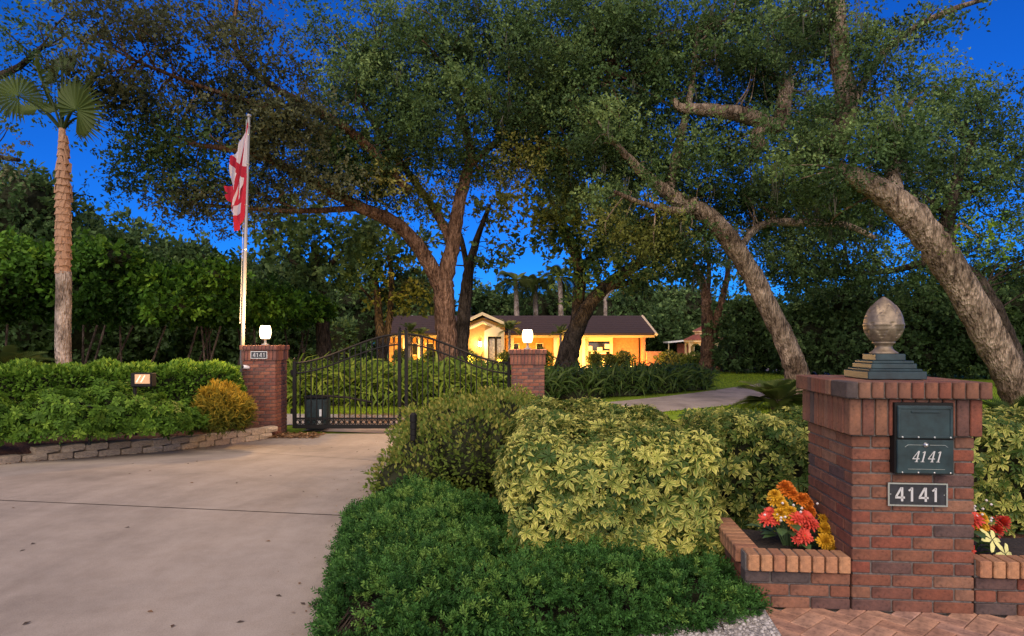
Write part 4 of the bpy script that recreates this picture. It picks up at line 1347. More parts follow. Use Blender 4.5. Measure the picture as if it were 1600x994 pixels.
MB().lathe([(R0 * .62, 0), (.12, .42)], (gc.x, gc.y, eg + .87), n=8).build('upper_roof', M['roof_red'], gaz)
MB().lathe([(.14, 0), (.14, .2), (.05, .32), (.09, .4), (.01, .5)], (gc.x, gc.y, eg + 1.29), n=8).build('finial', M['cream'], gaz)

# carport-like canopy left of the gazebo
cv = thing('shade_canopy', 'small dark red sided canopy left of the gazebo', 'canopy', (*P(1058, 560, 53).xy, HB))
c0 = P(1062, 540, 53)
MB().add([(c0.x - 1.1, 52.5, c0.z + .2), (c0.x + 1.2, 52.5, c0.z + .45), (c0.x + 1.2, 55, c0.z + .45), (c0.x - 1.1, 55, c0.z + .2), (c0.x - 1.1, 52.5, c0.z + .3), (c0.x + 1.2, 52.5, c0.z + .55), (c0.x + 1.2, 55, c0.z + .55), (c0.x - 1.1, 55, c0.z + .3)], [(3, 2, 1, 0), (4, 5, 6, 7), (0, 1, 5, 4), (1, 2, 6, 5), (2, 3, 7, 6), (3, 0, 4, 7)]).build('canopy_top', M['white'], cv)
MB().box((c0.x + .5, 53.5, (HB + c0.z) / 2 + .1), (1.2, .1, c0.z - HB + .1)).build('side_curtain', M['roof_red'], cv)
for dx in (-1.0, 1.1):
    MB().tube([(c0.x + dx, 52.7, HB), (c0.x + dx, 52.7, c0.z + .3)], .05, 6).build('pole', M['cream'], cv)

def pot(label, px, py, Y, r, h, mat, leaf, fr, flower=None, kind='pot'):
    b = P(px, py, Y); b.z = gz(Y)
    t = thing('potted_plant', label, 'potted plant', b, 0, 'potted plants by the drive')
    MB().lathe([(r * .7, 0), (r * .95, h * .85), (r * 1.08, h * .86), (r * 1.08, h), (r * .9, h), (r * .85, h * .9)], b, n=18).build('pot', M[mat], t)
    S = Scatter()
    bl = [(b.x, b.y, b.z + h + fr * .8, fr, fr, fr * .9)]
    bush(S, blob_shape(bl, .2, b.z + h), [LEAF], 900, .16, .18, tint=(0, 1))
    S.build('foliage', M[leaf], t)
    MB().tube([(b.x, b.y, b.z + h * .8), (b.x, b.y, b.z + h + fr)], .03, 5).build('stem', M['dark_bark'], t)
    if flower:
        S = Scatter(); bush(S, blob_shape([(b.x, b.y - .1, b.z + h + fr * 1.75, .30, .30, .28)], .1, -9), [LEAF], 300, .16, .05)
        S.build('flower_ball', flower, t)
M['red_flower'] = leafmat("coral blossom", [(0.35, 0.06, 0.03), (0.5, 0.11, 0.06), (0.6, 0.2, 0.12)])
pot('potted plant topped with a coral flower ball beside the clipped box', 1153, 579, 38, .34, .5, 'black_pot', 'hedge_green', .55, M['red_flower'])
pot('broad black pot of dark shrubbery left of the coral flower', 1132, 579, 38, .36, .5, 'black_pot', 'oak_far', .62)
pot('terracotta pot of bushy leaves next to the forked oak', 1122, 575, 40.5, .34, .5, 'terracotta', 'small_leaf', .75)
pot('tall black pot with narrow dark plant at the forked oak foot', 1112, 577, 38.5, .3, .45, 'black_pot', 'oak_far', .5)

# ================================================================== SMALL FIXTURES
# bollard path light in the shrub by the drive
bp = P(646, 700, 6.1); bp.z = gz(6.1)
bl = thing('path_light', 'black bollard path light standing in the shrub by the gate', 'path light', bp)
zt = CH - (645 - HY) * bp.y / F
MB().tube([bp, (bp.x, bp.y, zt - .28)], .02, 8).build('stake', M['iron'], bl)
MB().lathe([(.02, 0), (.033, .02), (.033, .06), (.028, .065), (.033, .07), (.033, .12), (.028, .125), (.033, .13), (.033, .19), (.028, .195), (.035, .2), (.035, .265), (.02, .285)], (bp.x, bp.y, zt - .285), n=18).build('louvre_head', M['iron'], bl)
# floodlight box over the left hedge
fy = 9.0
fl = P(220, 594, fy)
ft = thing('flood_light', 'black box floodlight with reflective face above the left hedge', 'floodlight', (fl.x, fl.y, .1))
M['reflector'] = emit("glowing face reflection", (0.55, 0.33, 0.17), 0.16)  # dim reflections in the glass face given as a steady glow
MB().rbox(fl + Vector((0, .07, 0)), (.30, .14, .20), .012).build('housing', M['iron'], ft)
MB().tube([(fl.x - .13, fl.y + .08, .1), (fl.x - .13, fl.y + .08, fl.z - .06)], .025, 8).build('stake', M['iron'], ft)
face = MB().rbox(fl + Vector((.025, -.004, .015)), (.215, .012, .135), .003).build('glass_face', M['reflector'], ft)
for dx in (-.045, .02):
    MB().tube([fl + Vector((dx - .01, -.013, -.03)), fl + Vector((dx + .045, -.013, .065))], .008, 6).build('tube_lamp', emit("tube glow", (1, .72, .5), 0.75), face)
# small dark stake light in the front shrub
sl = P(140, 648, 8.55)
st = thing('stake_light', 'thin dark stake light among the left front shrubs', 'path light', (sl.x, sl.y, .05))
MB().tube([(sl.x, sl.y, .05), (sl.x, sl.y, sl.z + .02)], .018, 8).build('stake', M['iron'], st)
MB().lathe([(.02, 0), (.05, .02), (.05, .10), (.06, .11), (.02, .14)], (sl.x, sl.y, sl.z), n=14).build('head', M['iron'], st)
# power line
c = MB()
pa, pb = P(-60, 304, 24), P(400, 449, 34)
c.tube([pa.lerp(pb, i / 12) + Vector((0, 0, -.5 * math.sin(pi * i / 12))) for i in range(13)], .022, 5)
tag(c.build('power_line', M['dark_bark']), 'thin dark power line sloping down across the left hedge trees', 'cable')
# area lamp post far right
lp = P(1152, 545, 52)
lpt = thing('lamp_post', 'slender grey post with crossarm before the far dark trees', 'lamp post', (lp.x, lp.y, HB))
MB().tube([(lp.x, lp.y, HB), (lp.x, lp.y, hz(531, 52))], .07, 8).build('post', M['pole'], lpt)
MB().box((lp.x + .15, lp.y, hz(532, 52)), (.6, .12, .1)).build('crossarm', M['pole'], lpt)

# ---- flower arrangements in the planters
M['petal_y'] = simple("yellow petals", (0.62, 0.34, 0.015), 0.6, nscale=60, var=0.2)
M['petal_o'] = simple("orange petals", (0.62, 0.17, 0.012), 0.6, nscale=60, var=0.25)
M['petal_r'] = simple("coral red petals", (0.55, 0.05, 0.028), 0.6, nscale=60, var=0.25)
M['petal_w'] = simple("lime white petals", (0.62, 0.60, 0.22), 0.6, nscale=60, var=0.15)
M['pistil'] = simple("brown flower centre", (0.20, 0.10, 0.02), 0.9)
M['bq_leaf'] = simple("bouquet leaf", (0.05, 0.095, 0.03), 0.5, nscale=40, var=0.3)
M['tiny'] = simple("tiny white blossom", (0.6, 0.55, 0.52), 0.7)
def bloom(n, rows, cup):
    mb = MB()
    for row in range(rows):
        k = row / max(1, rows - 1) if rows > 1 else 0
        for i in range(n):
            a = 2 * pi * (i + 0.5 * (row % 2)) / n + random.uniform(-.1, .1)
            el = cup * k + random.uniform(-.1, .15)
            L = (1 - .35 * k) * random.uniform(.85, 1.1); w = .19 if rows < 3 else .15
            R = Matrix.Rotation(a, 3, 'Z') @ Matrix.Rotation(-el, 3, 'Y')
            vs = [(0.05, 0, 0), (.45 * L, -w, .03), (.9 * L, -w * .7, -.04), (L, 0, -.1), (.9 * L, w * .7, -.04), (.45 * L, w, .03)]
            mb.add([R @ Vector(v) + Vector((0, 0, .06 * row)) for v in vs], [(0, 1, 2, 3, 4, 5)])
    return mb
BM = {'daisy': bloom(11, 3, .7), 'mum': bloom(16, 6, 1.4), 'lily': bloom(6, 1, .8)}
def arrangement(label, cx, cy, lst, nleaf):
    base = on_mail(cx, cy, .236)
    t = thing('flower_arrangement', label, 'flowers', base, 0, 'flower arrangements in the brick planters')
    me_cache = {}
    lst = lst + [(k_, m_, x_ + random.uniform(-.045, .045), y_ + random.uniform(-.02, .06), z_ + random.uniform(-.05, .045), s_ * random.uniform(.6, .95)) for (k_, m_, x_, y_, z_, s_) in lst if k_ != 'lily' for _ in range(2)]
    for (kind, mk, x, y, z, s) in lst:
        p = on_mail(cx + x, cy + y, .24 + z)
        key = (kind, mk)
        if key not in me_cache: me_cache[key] = BM[kind].mesh('flower', M[mk])
        d = (p - Vector((base.x, base.y, base.z - .12)) + Vector((0, -.16, 0))).normalized()
        q = d.to_track_quat('Z', 'Y').to_euler()
        o = inst('flower', me_cache[key], t, p - base, q, (s, s, s))
        if kind == 'daisy':
            inst('flower_centre', CEN, o, (0, 0, .06), (0, 0, 0), (.22, .22, .16))
        MB().tube([base + Vector((x * .3, y * .3, 0)), base.lerp(p, .6) + Vector((0, 0, .01)), p], .004, 5).build('stem', M['bq_leaf'], t)
    for i in range(nleaf):
        a = random.uniform(0, 2 * pi); r = random.uniform(.05, .17)
        p = base + Vector((r * math.cos(a), r * math.sin(a) * .8, random.uniform(.03, .16)))
        q = (Vector((math.cos(a), math.sin(a) - .5, random.uniform(-.1, .6)))).to_track_quat('Y', 'Z').to_euler()
        inst('leaf', BLF, t, p - base, q, (.11, .11, .11))
    for i in range(34):
        a = random.uniform(0, 2 * pi); r = random.uniform(.04, .16)
        p = Vector((r * math.cos(a), r * math.sin(a) * .7 - .03, random.uniform(.14, .30)))
        inst('tiny_blossom', TIN, t, p, (0, 0, 0), (.009, .009, .009))
CEN = MB().lathe([(1, 0), (.9, .4), (.5, .8), (.1, .95)], n=10).mesh('flower_centre', M['pistil'], True)
BLF = MB().add([(0, 0, 0), (.22, .3, .05), (.26, .6, .02), (0, 1, -.15), (-.26, .6, .02), (-.22, .3, .05), (0, .5, -.02)], [(0, 1, 2, 6), (6, 2, 3), (6, 3, 4), (0, 6, 4, 5)]).mesh('leaf', M['bq_leaf'])
TIN = MB().lathe([(.3, -.8), (1, 0), (.3, .8)], n=6).mesh('tiny_blossom', M['tiny'])
for _k, _b in BM.items(): _b.v = [(x * .92, y * .92, z * .92) for x, y, z in _b.v]
arrangement('orange yellow and coral flower bouquet in the left brick planter', -0.20, 0.36,
    [('mum', 'petal_o', .00, .02, .30, .062), ('mum', 'petal_o', .055, -.01, .265, .058), ('mum', 'petal_y', -.09, .0, .26, .055), ('mum', 'petal_y', -.07, -.04, .185, .055), ('mum', 'petal_y', -.02, -.06, .205, .05), ('mum', 'petal_o', .0, -.07, .15, .06),
     ('mum', 'petal_o', .10, -.02, .20, .05), ('daisy', 'petal_r', -.145, -.03, .155, .06), ('daisy', 'petal_r', .01, -.10, .185, .055), ('daisy', 'petal_r', .085, -.09, .155, .06), ('daisy', 'petal_r', .035, -.13, .09, .06), ('mum', 'petal_y', .165, -.06, .11, .055), ('mum', 'petal_y', .14, -.13, .06, .058), ('mum', 'petal_y', .22, -.10, .02, .045)], 22)
arrangement('red and orange flower bouquet with pale lily in the right brick planter', PW + 0.15, 0.34,
    [('daisy', 'petal_r', -.11, -.02, .27, .07), ('mum', 'petal_o', -.09, -.05, .19, .062), ('daisy', 'petal_r', -.01, -.06, .2, .07), ('mum', 'petal_y', .06, -.04, .19, .055), ('mum', 'petal_r', -.09, -.10, .085, .075), ('mum', 'petal_o', -.02, .05, .25, .05), ('lily', 'petal_w', .08, -.12, .10, .08), ('lily', 'petal_w', .13, -.15, .03, .085), ('daisy', 'petal_o', -.14, .0, .22, .055), ('mum', 'petal_r', .2, .0, .16, .06)], 20)

# ---- dry leaves scattered on the concrete
dl = [MB().add([(0, 0, 0), (.3, .4, .12), (0, 1, .05), (-.3, .4, .1)], [(0, 1, 2, 3)]).mesh('dry_leaf', simple("dead leaf %d" % i, c, .9)) for i, c in enumerate([(.07, .035, .018), (.045, .03, .02), (.14, .075, .035)])]
for (px, py) in [(20, 796), (55, 851), (40, 861), (203, 826), (206, 726), (205, 741), (295, 726), (310, 722), (237, 737), (369, 757), (474, 769), (402, 720), (425, 745), (431, 933), (477, 948), (369, 976), (271, 979), (34, 980), (423, 848), (303, 756), (160, 718), (230, 958), (520, 700), (557, 708), (470, 702)]:
    q = G(px, py)
    o = inst('dry_leaf', random.choice(dl), None, (q.x, q.y, q.z + .011), (random.uniform(-.2, .2), random.uniform(-.3, .3), random.uniform(0, 6)), (.034, .042, .04))
    tag(o, 'small dry brown leaf lying on the concrete driveway', 'leaf', 'dry leaves on the driveway')

# ================================================================== NEAR SHRUBS
def box_core(origin, ux, L, D, z0, z1, m=.14):
    ux = Vector((ux[0], ux[1], 0)).normalized(); a = math.atan2(ux.y, ux.x); uy = Vector((-ux.y, ux.x, 0))
    c = Vector((origin[0], origin[1], 0)) + ux * L / 2 + uy * D / 2
    return MB().box((c.x, c.y, (z0 + z1 - m) / 2), (L - 2 * m, D - 2 * m, z1 - z0 - m), Matrix.Rotation(a, 3, 'Z'))

def lawn_blades(name, polys, n, size, mat, label=None):
    S = Scatter()
    pts = []
    for (x0, x1, y0, y1, k) in polys:
        pts.append(np.stack([rng.uniform(x0, x1, k), rng.uniform(y0, y1, k)], 1))
    q = np.concatenate(pts)
    cl = np.array(smooth_path([(x, y, 0, w) for x, y, w in DRV], 8))
    dd = np.linalg.norm(q[:, None, :] - cl[None, :, :2], axis=2); j = dd.argmin(1)
    q = q[dd[np.arange(len(q)), j] > cl[j, 3] / 2 + .03]; m = len(q)
    z = np.array([gz(y) - 0.035 for y in q[:, 1]])
    pos = np.column_stack([q, z])
    d = norm(np.array([0, 0, 1.0]) + rng.normal(size=(m, 3)) * 0.35)
    S.add(LEAF, pos, frames(d, rand_dirs(m)), np.stack([np.full(m, size * .5), size * rng.uniform(.6, 1.3, m), np.full(m, size * .5)], 1), rng.uniform(0, 1, m))
    o = S.build(name, mat, kind='stuff')
    return o

# juniper ground cover (one spreading shrub)
jp = [(-0.84, 2.7), (-0.94, 3.2), (-1.05, 3.8), (-1.18, 4.5), (-1.30, 5.1), (-1.0, 5.75), (-0.5, 5.6), (0.1, 5.0), (0.2, 4.2), (0.9, 3.95), (1.28, 3.85), (1.33, 3.42), (1.14, 3.26), (0.6, 3.06), (0.1, 2.98), (-0.35, 2.85), (-0.6, 2.65)]
JP = np.array(jp)
def inside(p, poly):
    x, y = p[:, 0], p[:, 1]; c = np.zeros(len(p), bool); n = len(poly); j = n - 1
    for i in range(n):
        xi, yi = poly[i]; xj, yj = poly[j]
        c ^= ((yi > y) != (yj > y)) & (x < (xj - xi) * (y - yi) / (yj - yi + 1e-12) + xi)
        j = i
    return c
def edge_dist(p, poly):
    best = np.full(len(p), 9.0)
    for i in range(len(poly)):
        a = poly[i]; b = poly[(i + 1) % len(poly)]; ab = b - a
        t = np.clip(((p - a) @ ab) / (ab @ ab), 0, 1)
        best = np.minimum(best, np.linalg.norm(p - (a + t[:, None] * ab), axis=1))
    return best
def mound(x, y):
    return 0.5 + 0.5 * np.sin(x * 7.3 + 1.1) * np.sin(y * 6.1 + 0.4) + 0.45 * np.sin(x * 15 + y * 11) * np.sin(y * 17 - x * 6)
jun = thing('juniper_shrub', 'low spreading dark green juniper covering the bed by the driveway', 'shrub', (-0.2, 4.0, 0))
q = np.column_stack([rng.uniform(-1.5, 1.5, 60000), rng.uniform(2.6, 5.9, 60000)])
q = q[inside(q, JP)]
ed = edge_dist(q, JP)
keep = ~((np.hypot(q[:, 0] + 0.72, q[:, 1] - 3.16) < 0.14)) & ~((np.hypot(q[:, 0] + 0.3, q[:, 1] - 4.3) < 0.07))
q, ed = q[keep], ed[keep]
h = 0.06 + 0.11 * np.clip(ed / 0.33, 0, 1) ** 0.6 + 0.075 * mound(q[:, 0], q[:, 1]) * np.clip(ed / .2, 0, 1)
# tufts: each a spray of plumes from one point
sel = rng.permutation(len(q))[:1300]
q, ed, h = q[sel], ed[sel], h[sel]
n = len(q); K = 13
h = h + rng.normal(0, .028, n) * np.clip(ed / .15, .3, 1)
lean = norm(q - np.array([0.0, 4.6])) * np.clip(1.2 - ed / 0.4, 0.1, 1.2)[:, None] + rng.normal(size=(n, 2)) * .25
axis = norm(np.column_stack([lean, np.full(n, .85)]))
tc = np.clip(.30 + 2.2 * (h - np.median(h)) + rng.normal(0, .26, n) + .35 * (rng.uniform(size=n) < .07), .02, 1)  # low tufts coloured darker to paint shade into the gaps
pos = np.repeat(np.column_stack([q, h - .085]), K, axis=0) + rng.normal(size=(n * K, 3)) * np.array([.022, .022, .015])
d = norm(np.repeat(axis, K, axis=0) + rng.normal(size=(n * K, 3)) * .42)
pos = pos + d * .035
tn = np.clip(np.repeat(tc, K) + rng.normal(0, .1, n * K), 0, 1)
S = Scatter()
for i, t in enumerate(SPR):
    s_ = slice(i, None, 4); m = len(pos[s_])
    S.add(t, pos[s_], frames(d[s_], rand_dirs(m)), rng.uniform(.045, .08, m), tn[s_])
# skirt along the edges
per = []
for i in range(len(JP)):
    a, b = JP[i], JP[(i + 1) % len(JP)]; L = np.linalg.norm(b - a); k = int(L * 150)
    t = rng.uniform(0, 1, k)[:, None]; nrm = np.array([(b - a)[1], -(b - a)[0]]) / L
    pp = a + (b - a) * t
    if inside((a + b)[None] / 2 + nrm * 0.02, JP)[0]: nrm = -nrm
    per.append(np.column_stack([pp - nrm * rng.uniform(0, .08, (k, 1)), rng.uniform(.0, .13, k), np.tile(nrm, (k, 1))]))
per = np.concatenate(per); n = len(per)
d = norm(np.column_stack([per[:, 3:5] + rng.normal(size=(n, 2)) * .3, rng.uniform(.0, .5, n)]))
for i, t in enumerate(SPR):
    s = slice(i, None, 4); m = len(per[s])
    S.add(t, per[s, :3], frames(d[s], rand_dirs(m)), rng.uniform(.05, .10, m), rng.uniform(.1, .6, m))
o = S.build('foliage', M['juniper'], jun); o["kind"] = 'stuff'
mb = MB()
for i in range(60):
    a = random.uniform(0, 2 * pi); x, y = -.72 + .1 * math.cos(a), 3.16 + .1 * math.sin(a)
    mb.tube([(-.6 + random.uniform(-.1, .1), 3.3, .05), (x, y, .06 + random.uniform(0, .05)), (x - .06, y - .08, .02)], .004, 4)
for i in range(30):
    x, y = random.uniform(-.2, 1.2), random.uniform(3.1, 3.5)
    mb.tube([(x, y + .3, .04), (x + .05, y + .1, .06), (x + random.uniform(-.1, .1), y - .02, .03)], .004, 4)
mb.build('stems', M['dark_bark'], jun)["kind"] = 'stuff'
cb = MB(); jc = JP.mean(0)
def jcore(u, v):
    return (0, 0, 0)
vs = [(float(a), float(b), .03) for a, b in (jc + (JP - jc) * .97)] + [(float(a), float(b), .05) for a, b in (jc + (JP - jc) * .80)]
nJ = len(JP)
cb.add(vs, [(i, (i + 1) % nJ, nJ + (i + 1) % nJ, nJ + i) for i in range(nJ)] + [tuple(range(nJ, 2 * nJ))])
cb.build('shade_core', M['core'], jun)

# variegated schefflera bush: the largest rosettes are single leaves, the rest one mass
sch = thing('schefflera_bush', 'big variegated yellow green schefflera bush left of the mailbox pillar', 'shrub', (0.65, 4.6, 0))
sbx = ((-0.06, 3.93, 0), (1, -.03), 1.40, 2.75)
shp = box_shape(*sbx, .02, .83, .24, .055, 2)
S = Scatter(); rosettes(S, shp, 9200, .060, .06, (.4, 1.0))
rosettes(S, box_shape((0.02, 4.03, 0), (1, -.03), 1.25, 2.55, .02, .74, .2, .05, 2), 1600, .085, .05, (0, .3))  # inner layer coloured dark as painted interior shade
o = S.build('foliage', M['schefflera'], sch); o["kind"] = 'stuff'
box_core((-0.06, 3.93), (1, -.03), 1.40, 2.75, 0, .83, .17).build('shade_core', M['core'], sch)
# single leaves on the face toward the road
def ros_mesh(t, tint, mat, name='leaf'):
    me = bpy.data.meshes.new(name); me.from_pydata([tuple(v) for v in t[0]], [], [tuple(int(i) for i in f) for f in t[1]])
    a = me.attributes.new("tint", 'FLOAT', 'POINT'); a.data.foreach_set("value", np.full(len(t[0]), tint, np.float32))
    a = me.attributes.new("edge", 'FLOAT', 'POINT'); a.data.foreach_set("value", t[2].astype(np.float32))
    me.materials.append(mat); me.update(); return me
RM = [ros_mesh(t, tv, M['schefflera']) for t in ROS[:4] for tv in (.15, .5, .7, .95)]
p, nn = shp(6000)
w = p[:, 1] < 4.3
p, nn = p[w][:1500], nn[w][:1500]
ok = (nn[:, 1] < -.2)
p, nn = p[ok][:290], nn[ok][:290]
for i in range(len(p)):
    z = Vector(nn[i]) + Vector((random.gauss(0, .3), random.gauss(0, .3), .45 + random.gauss(0, .3)))
    e = z.to_track_quat('Z', 'Y').to_euler(); s = random.uniform(.05, .085)
    o = inst('leaf', random.choice(RM), sch, Vector(p[i]) + Vector(nn[i]) * .02 - Vector(sch.location), e, (s, s, s))

def hedge(name, label, cat, shape, corefn, n, mat, size, tmpl='leaf', jit=.08, loc=(0, 0, 0), tint=(0, 1), group=None, up=.3):
    t = thing(name, label, cat, loc, 0, group)
    S = Scatter()
    if tmpl == 'ros': rosettes(S, shape, n, size, jit, tint)
    else: bush(S, shape, tmpl, n, size, jit, tint=tint, up=up)
    o = S.build('foliage', mat, t); o["kind"] = 'stuff'
    if corefn: corefn.build('shade_core', M['core'], t)
    return t
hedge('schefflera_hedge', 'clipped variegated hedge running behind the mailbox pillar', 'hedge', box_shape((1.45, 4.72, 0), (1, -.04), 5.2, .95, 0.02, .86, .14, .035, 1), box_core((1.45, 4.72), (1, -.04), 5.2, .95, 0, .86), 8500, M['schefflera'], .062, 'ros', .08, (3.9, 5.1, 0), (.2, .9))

# small leaved shrub beside the drive
mblobs = [(-1.0, 5.95, .12, .36, .4, .26), (-0.78, 6.45, .24, .50, .75, .34), (-0.35, 6.3, .34, .50, .70, .44), (-0.62, 7.4, .30, .68, .75, .48), (-0.10, 7.5, .36, .55, .8, .48), (-0.95, 8.35, .16, .62, .8, .44), (-0.25, 8.7, .26, .7, .8, .50), (-0.75, 9.6, .02, .75, .7, .45), (.1, 9.9, .12, .7, .8, .56)]
ms = hedge('small_leaf_shrub', 'loose fine-leaved shrub between the driveway and the variegated bush', 'shrub', blob_shape(mblobs, .14, -.25), core_blobs(mblobs, .78), 30000, M['small_leaf'], .05, [LEAF], .07, (-.5, 7.5, gz(7.5)), up=.5)
pblobs = [(.38, 11.3, .10, .34, .34, .34), (.15, 11.35, .0, .3, .3, .3)]
hedge('dark_shrub', 'small dark green shrub at the foot of the right gate pillar', 'shrub', blob_shape(pblobs, .15, -.4), core_blobs(pblobs, .7), 2500, M['oak_far'], .10, [LEAF], .05, (.35, 11.3, GZ))

# left bed: clipped hedge, front shrubs, croton
dh = (Vector((-4.75, 10.9, 0)) - Vector((-10.5, 8.9, 0)))
hedge('clipped_hedge', 'dense clipped green hedge running to the left gate pillar', 'hedge', box_shape((-10.5, 8.9, .05), dh, dh.length, 1.1, .08, 1.03, .2, .06, 3), box_core((-10.5, 8.9), dh, dh.length, 1.1, 0, 1.03), 26000, M['hedge_green'], .085, [LEAF], .07, (-7.4, 10.2, .1))
k = 0
labs = ['leafy green shrub at the left edge behind the block wall', 'broad leafy shrub second from the left above the block wall', 'leafy shrub in the middle of the left bed below the floodlight', 'low leafy shrub just left of the golden croton', 'tall spreading green shrub left of the floodlight']
fsh = [(-50, 655, 8.2, .62, .42), (95, 652, 8.6, .56, .38), (235, 656, 9.35, .50, .36), (290, 658, 10.0, .36, .30), (175, 645, 9.1, .56, .42)]
for (px, py, Y, rx, rz), lab in zip(fsh, labs):
    c = P(px, py, Y)
    bl_ = [(c.x, c.y, c.z, rx, .42, rz), (c.x - rx * .5, c.y - .12, c.z - .10, rx * .6, .36, rz * .8), (c.x + rx * .5, c.y + .05, c.z - .12, rx * .6, .36, rz * .8)]
    # palmate leaf sprays
    t = thing('leafy_shrub', lab, 'shrub', (c.x, c.y, .1), 0, 'leafy shrubs along the block wall')
    S = Scatter(); rosettes(S, blob_shape(bl_, .15, .15), 1000, .085, .08, (.2, 1)); o = S.build('foliage', M['hedge_green'], t); o["kind"] = 'stuff'
    core_blobs([(a_, b_, c_ + .13, d_, e_, f_ * .62) for a_, b_, c_, d_, e_, f_ in bl_], .66).build('shade_core', M['core'], t)
c = P(347, 640, 10.2)
t = thing('croton_bush', 'golden yellow croton bush beside the left gate pillar', 'shrub', (c.x, c.y, .05))
cbl = [(c.x, c.y, c.z, .44, .40, .42), (c.x + .15, c.y - .05, c.z - .06, .36, .36, .34)]
S = Scatter(); p, nn = blob_shape(cbl, .15, 0)(4200)
d = norm(nn + np.array([0, 0, .5]) + rng.normal(size=(4200, 3)) * .55)
S.add(strap(.9, .07, 3), p - nn * .1, frames(d, rand_dirs(4200)), rng.uniform(.10, .18, 4200), np.clip(.30 + .55 * nn[:, 2] + rng.normal(0, .2, 4200), 0, 1))
S.build('foliage', M['croton'], t)["kind"] = 'stuff'
core_blobs(cbl, .7).build('shade_core', M['core'], t)
# small creeping plant at the wall end
c = G(28, 716); cb_ = [(c.x, c.y + .1, .16, .16, .12, .12)]
hedge('creeping_plant', 'small green plant spilling over the end of the block wall', 'plant', blob_shape(cb_, .2, .02), None, 500, M['hedge_green'], .06, [LEAF], .03, (c.x, c.y, 0))
# litter at pillar and gate foot
S = Scatter(); n = 900
x = rng.uniform(-4.6, -3.6, n); y = rng.uniform(11.55, 12.15, n)
pos = np.column_stack([x, y, np.array([gz(v) for v in y]) + .012 + rng.uniform(0, .02, n)])
S.add(LEAF, pos, frames(norm(rng.normal(size=(n, 3)) * np.array([1, 1, .2])), norm(np.array([0, 0, 1.]) + rng.normal(size=(n, 3)) * .3)), rng.uniform(.04, .08, n), rng.uniform(0, 1, n))
n = 2500; x = rng.uniform(-4.2, 0.3, n); y = rng.uniform(13.6, 15.6, n)
pos = np.column_stack([x, y, np.full(n, GZ + .006) + rng.uniform(0, .012, n)])
S.add(LEAF, pos, frames(norm(rng.normal(size=(n, 3)) * np.array([1, 1, .2])), norm(np.array([0, 0, 1.]) + rng.normal(size=(n, 3)) * .3)), rng.uniform(.04, .08, n), rng.uniform(0, 1, n))
n = 420; tt = rng.uniform(0, WL, n)
lp_ = []
for v in tt:
    p_, d_ = along(wall_path, v); o_ = rng.exponential(.06) - .01
    lp_.append((p_.x + d_.y * o_, p_.y - d_.x * o_, gz(p_.y) + .012))
S.add(LEAF, np.array(lp_), frames(norm(rng.normal(size=(n, 3)) * np.array([1, 1, .2])), norm(np.array([0, 0, 1.]) + rng.normal(size=(n, 3)) * .3)), rng.uniform(.015, .045, n), rng.uniform(0, .8, n))
n = 500; y = rng.uniform(2.8, 11.8, n); x = np.array([xr(v) for v in y]) - rng.exponential(.12, n) + .02
S.add(LEAF, np.column_stack([x, y, np.array([gz(v) for v in y]) + .012]), frames(norm(rng.normal(size=(n, 3)) * np.array([1, 1, .2])), norm(np.array([0, 0, 1.]) + rng.normal(size=(n, 3)) * .3)), rng.uniform(.01, .035, n), rng.uniform(0, .8, n))
S.build('leaf_litter', M['litter'], kind='stuff')
# gravel stones at the bed's front edge
S = Scatter(); n = 5000
PEB = T([(-.5, -.5, 0), (.5, -.5, 0), (.5, .5, 0), (-.5, .5, 0), (-.3, -.3, .5), (.3, -.3, .5), (.3, .3, .5), (-.3, .3, .5)], [(4, 5, 6, 7), (0, 1, 5, 4), (1, 2, 6, 5), (2, 3, 7, 6), (3, 0, 4, 7)], [.5] * 8)
q = np.column_stack([rng.uniform(-.5, 1.36, n), rng.uniform(2.75, 3.5, n)])
q = q[inside(q, np.array([(-.6, 2.7), (1.26, 2.7), (1.36, 3.40), (1.1, 3.42), (.4, 3.15), (-.6, 3.05)]))]; n = len(q)
S.add(PEB, np.column_stack([q, np.full(n, .01)]), frames(norm(np.column_stack([rng.normal(size=(n, 2)), np.zeros(n)])), np.tile([0, 0, 1.], (n, 1))), rng.uniform(.006, .02, n), rng.uniform(0, 1, n))
M['peb'] = leafmat("pebbles", [(.16, .145, .13), (.30, .28, .26), (.44, .42, .40)], trans=0.0, rough=.9)
S.build('gravel', M['peb'], kind='stuff')

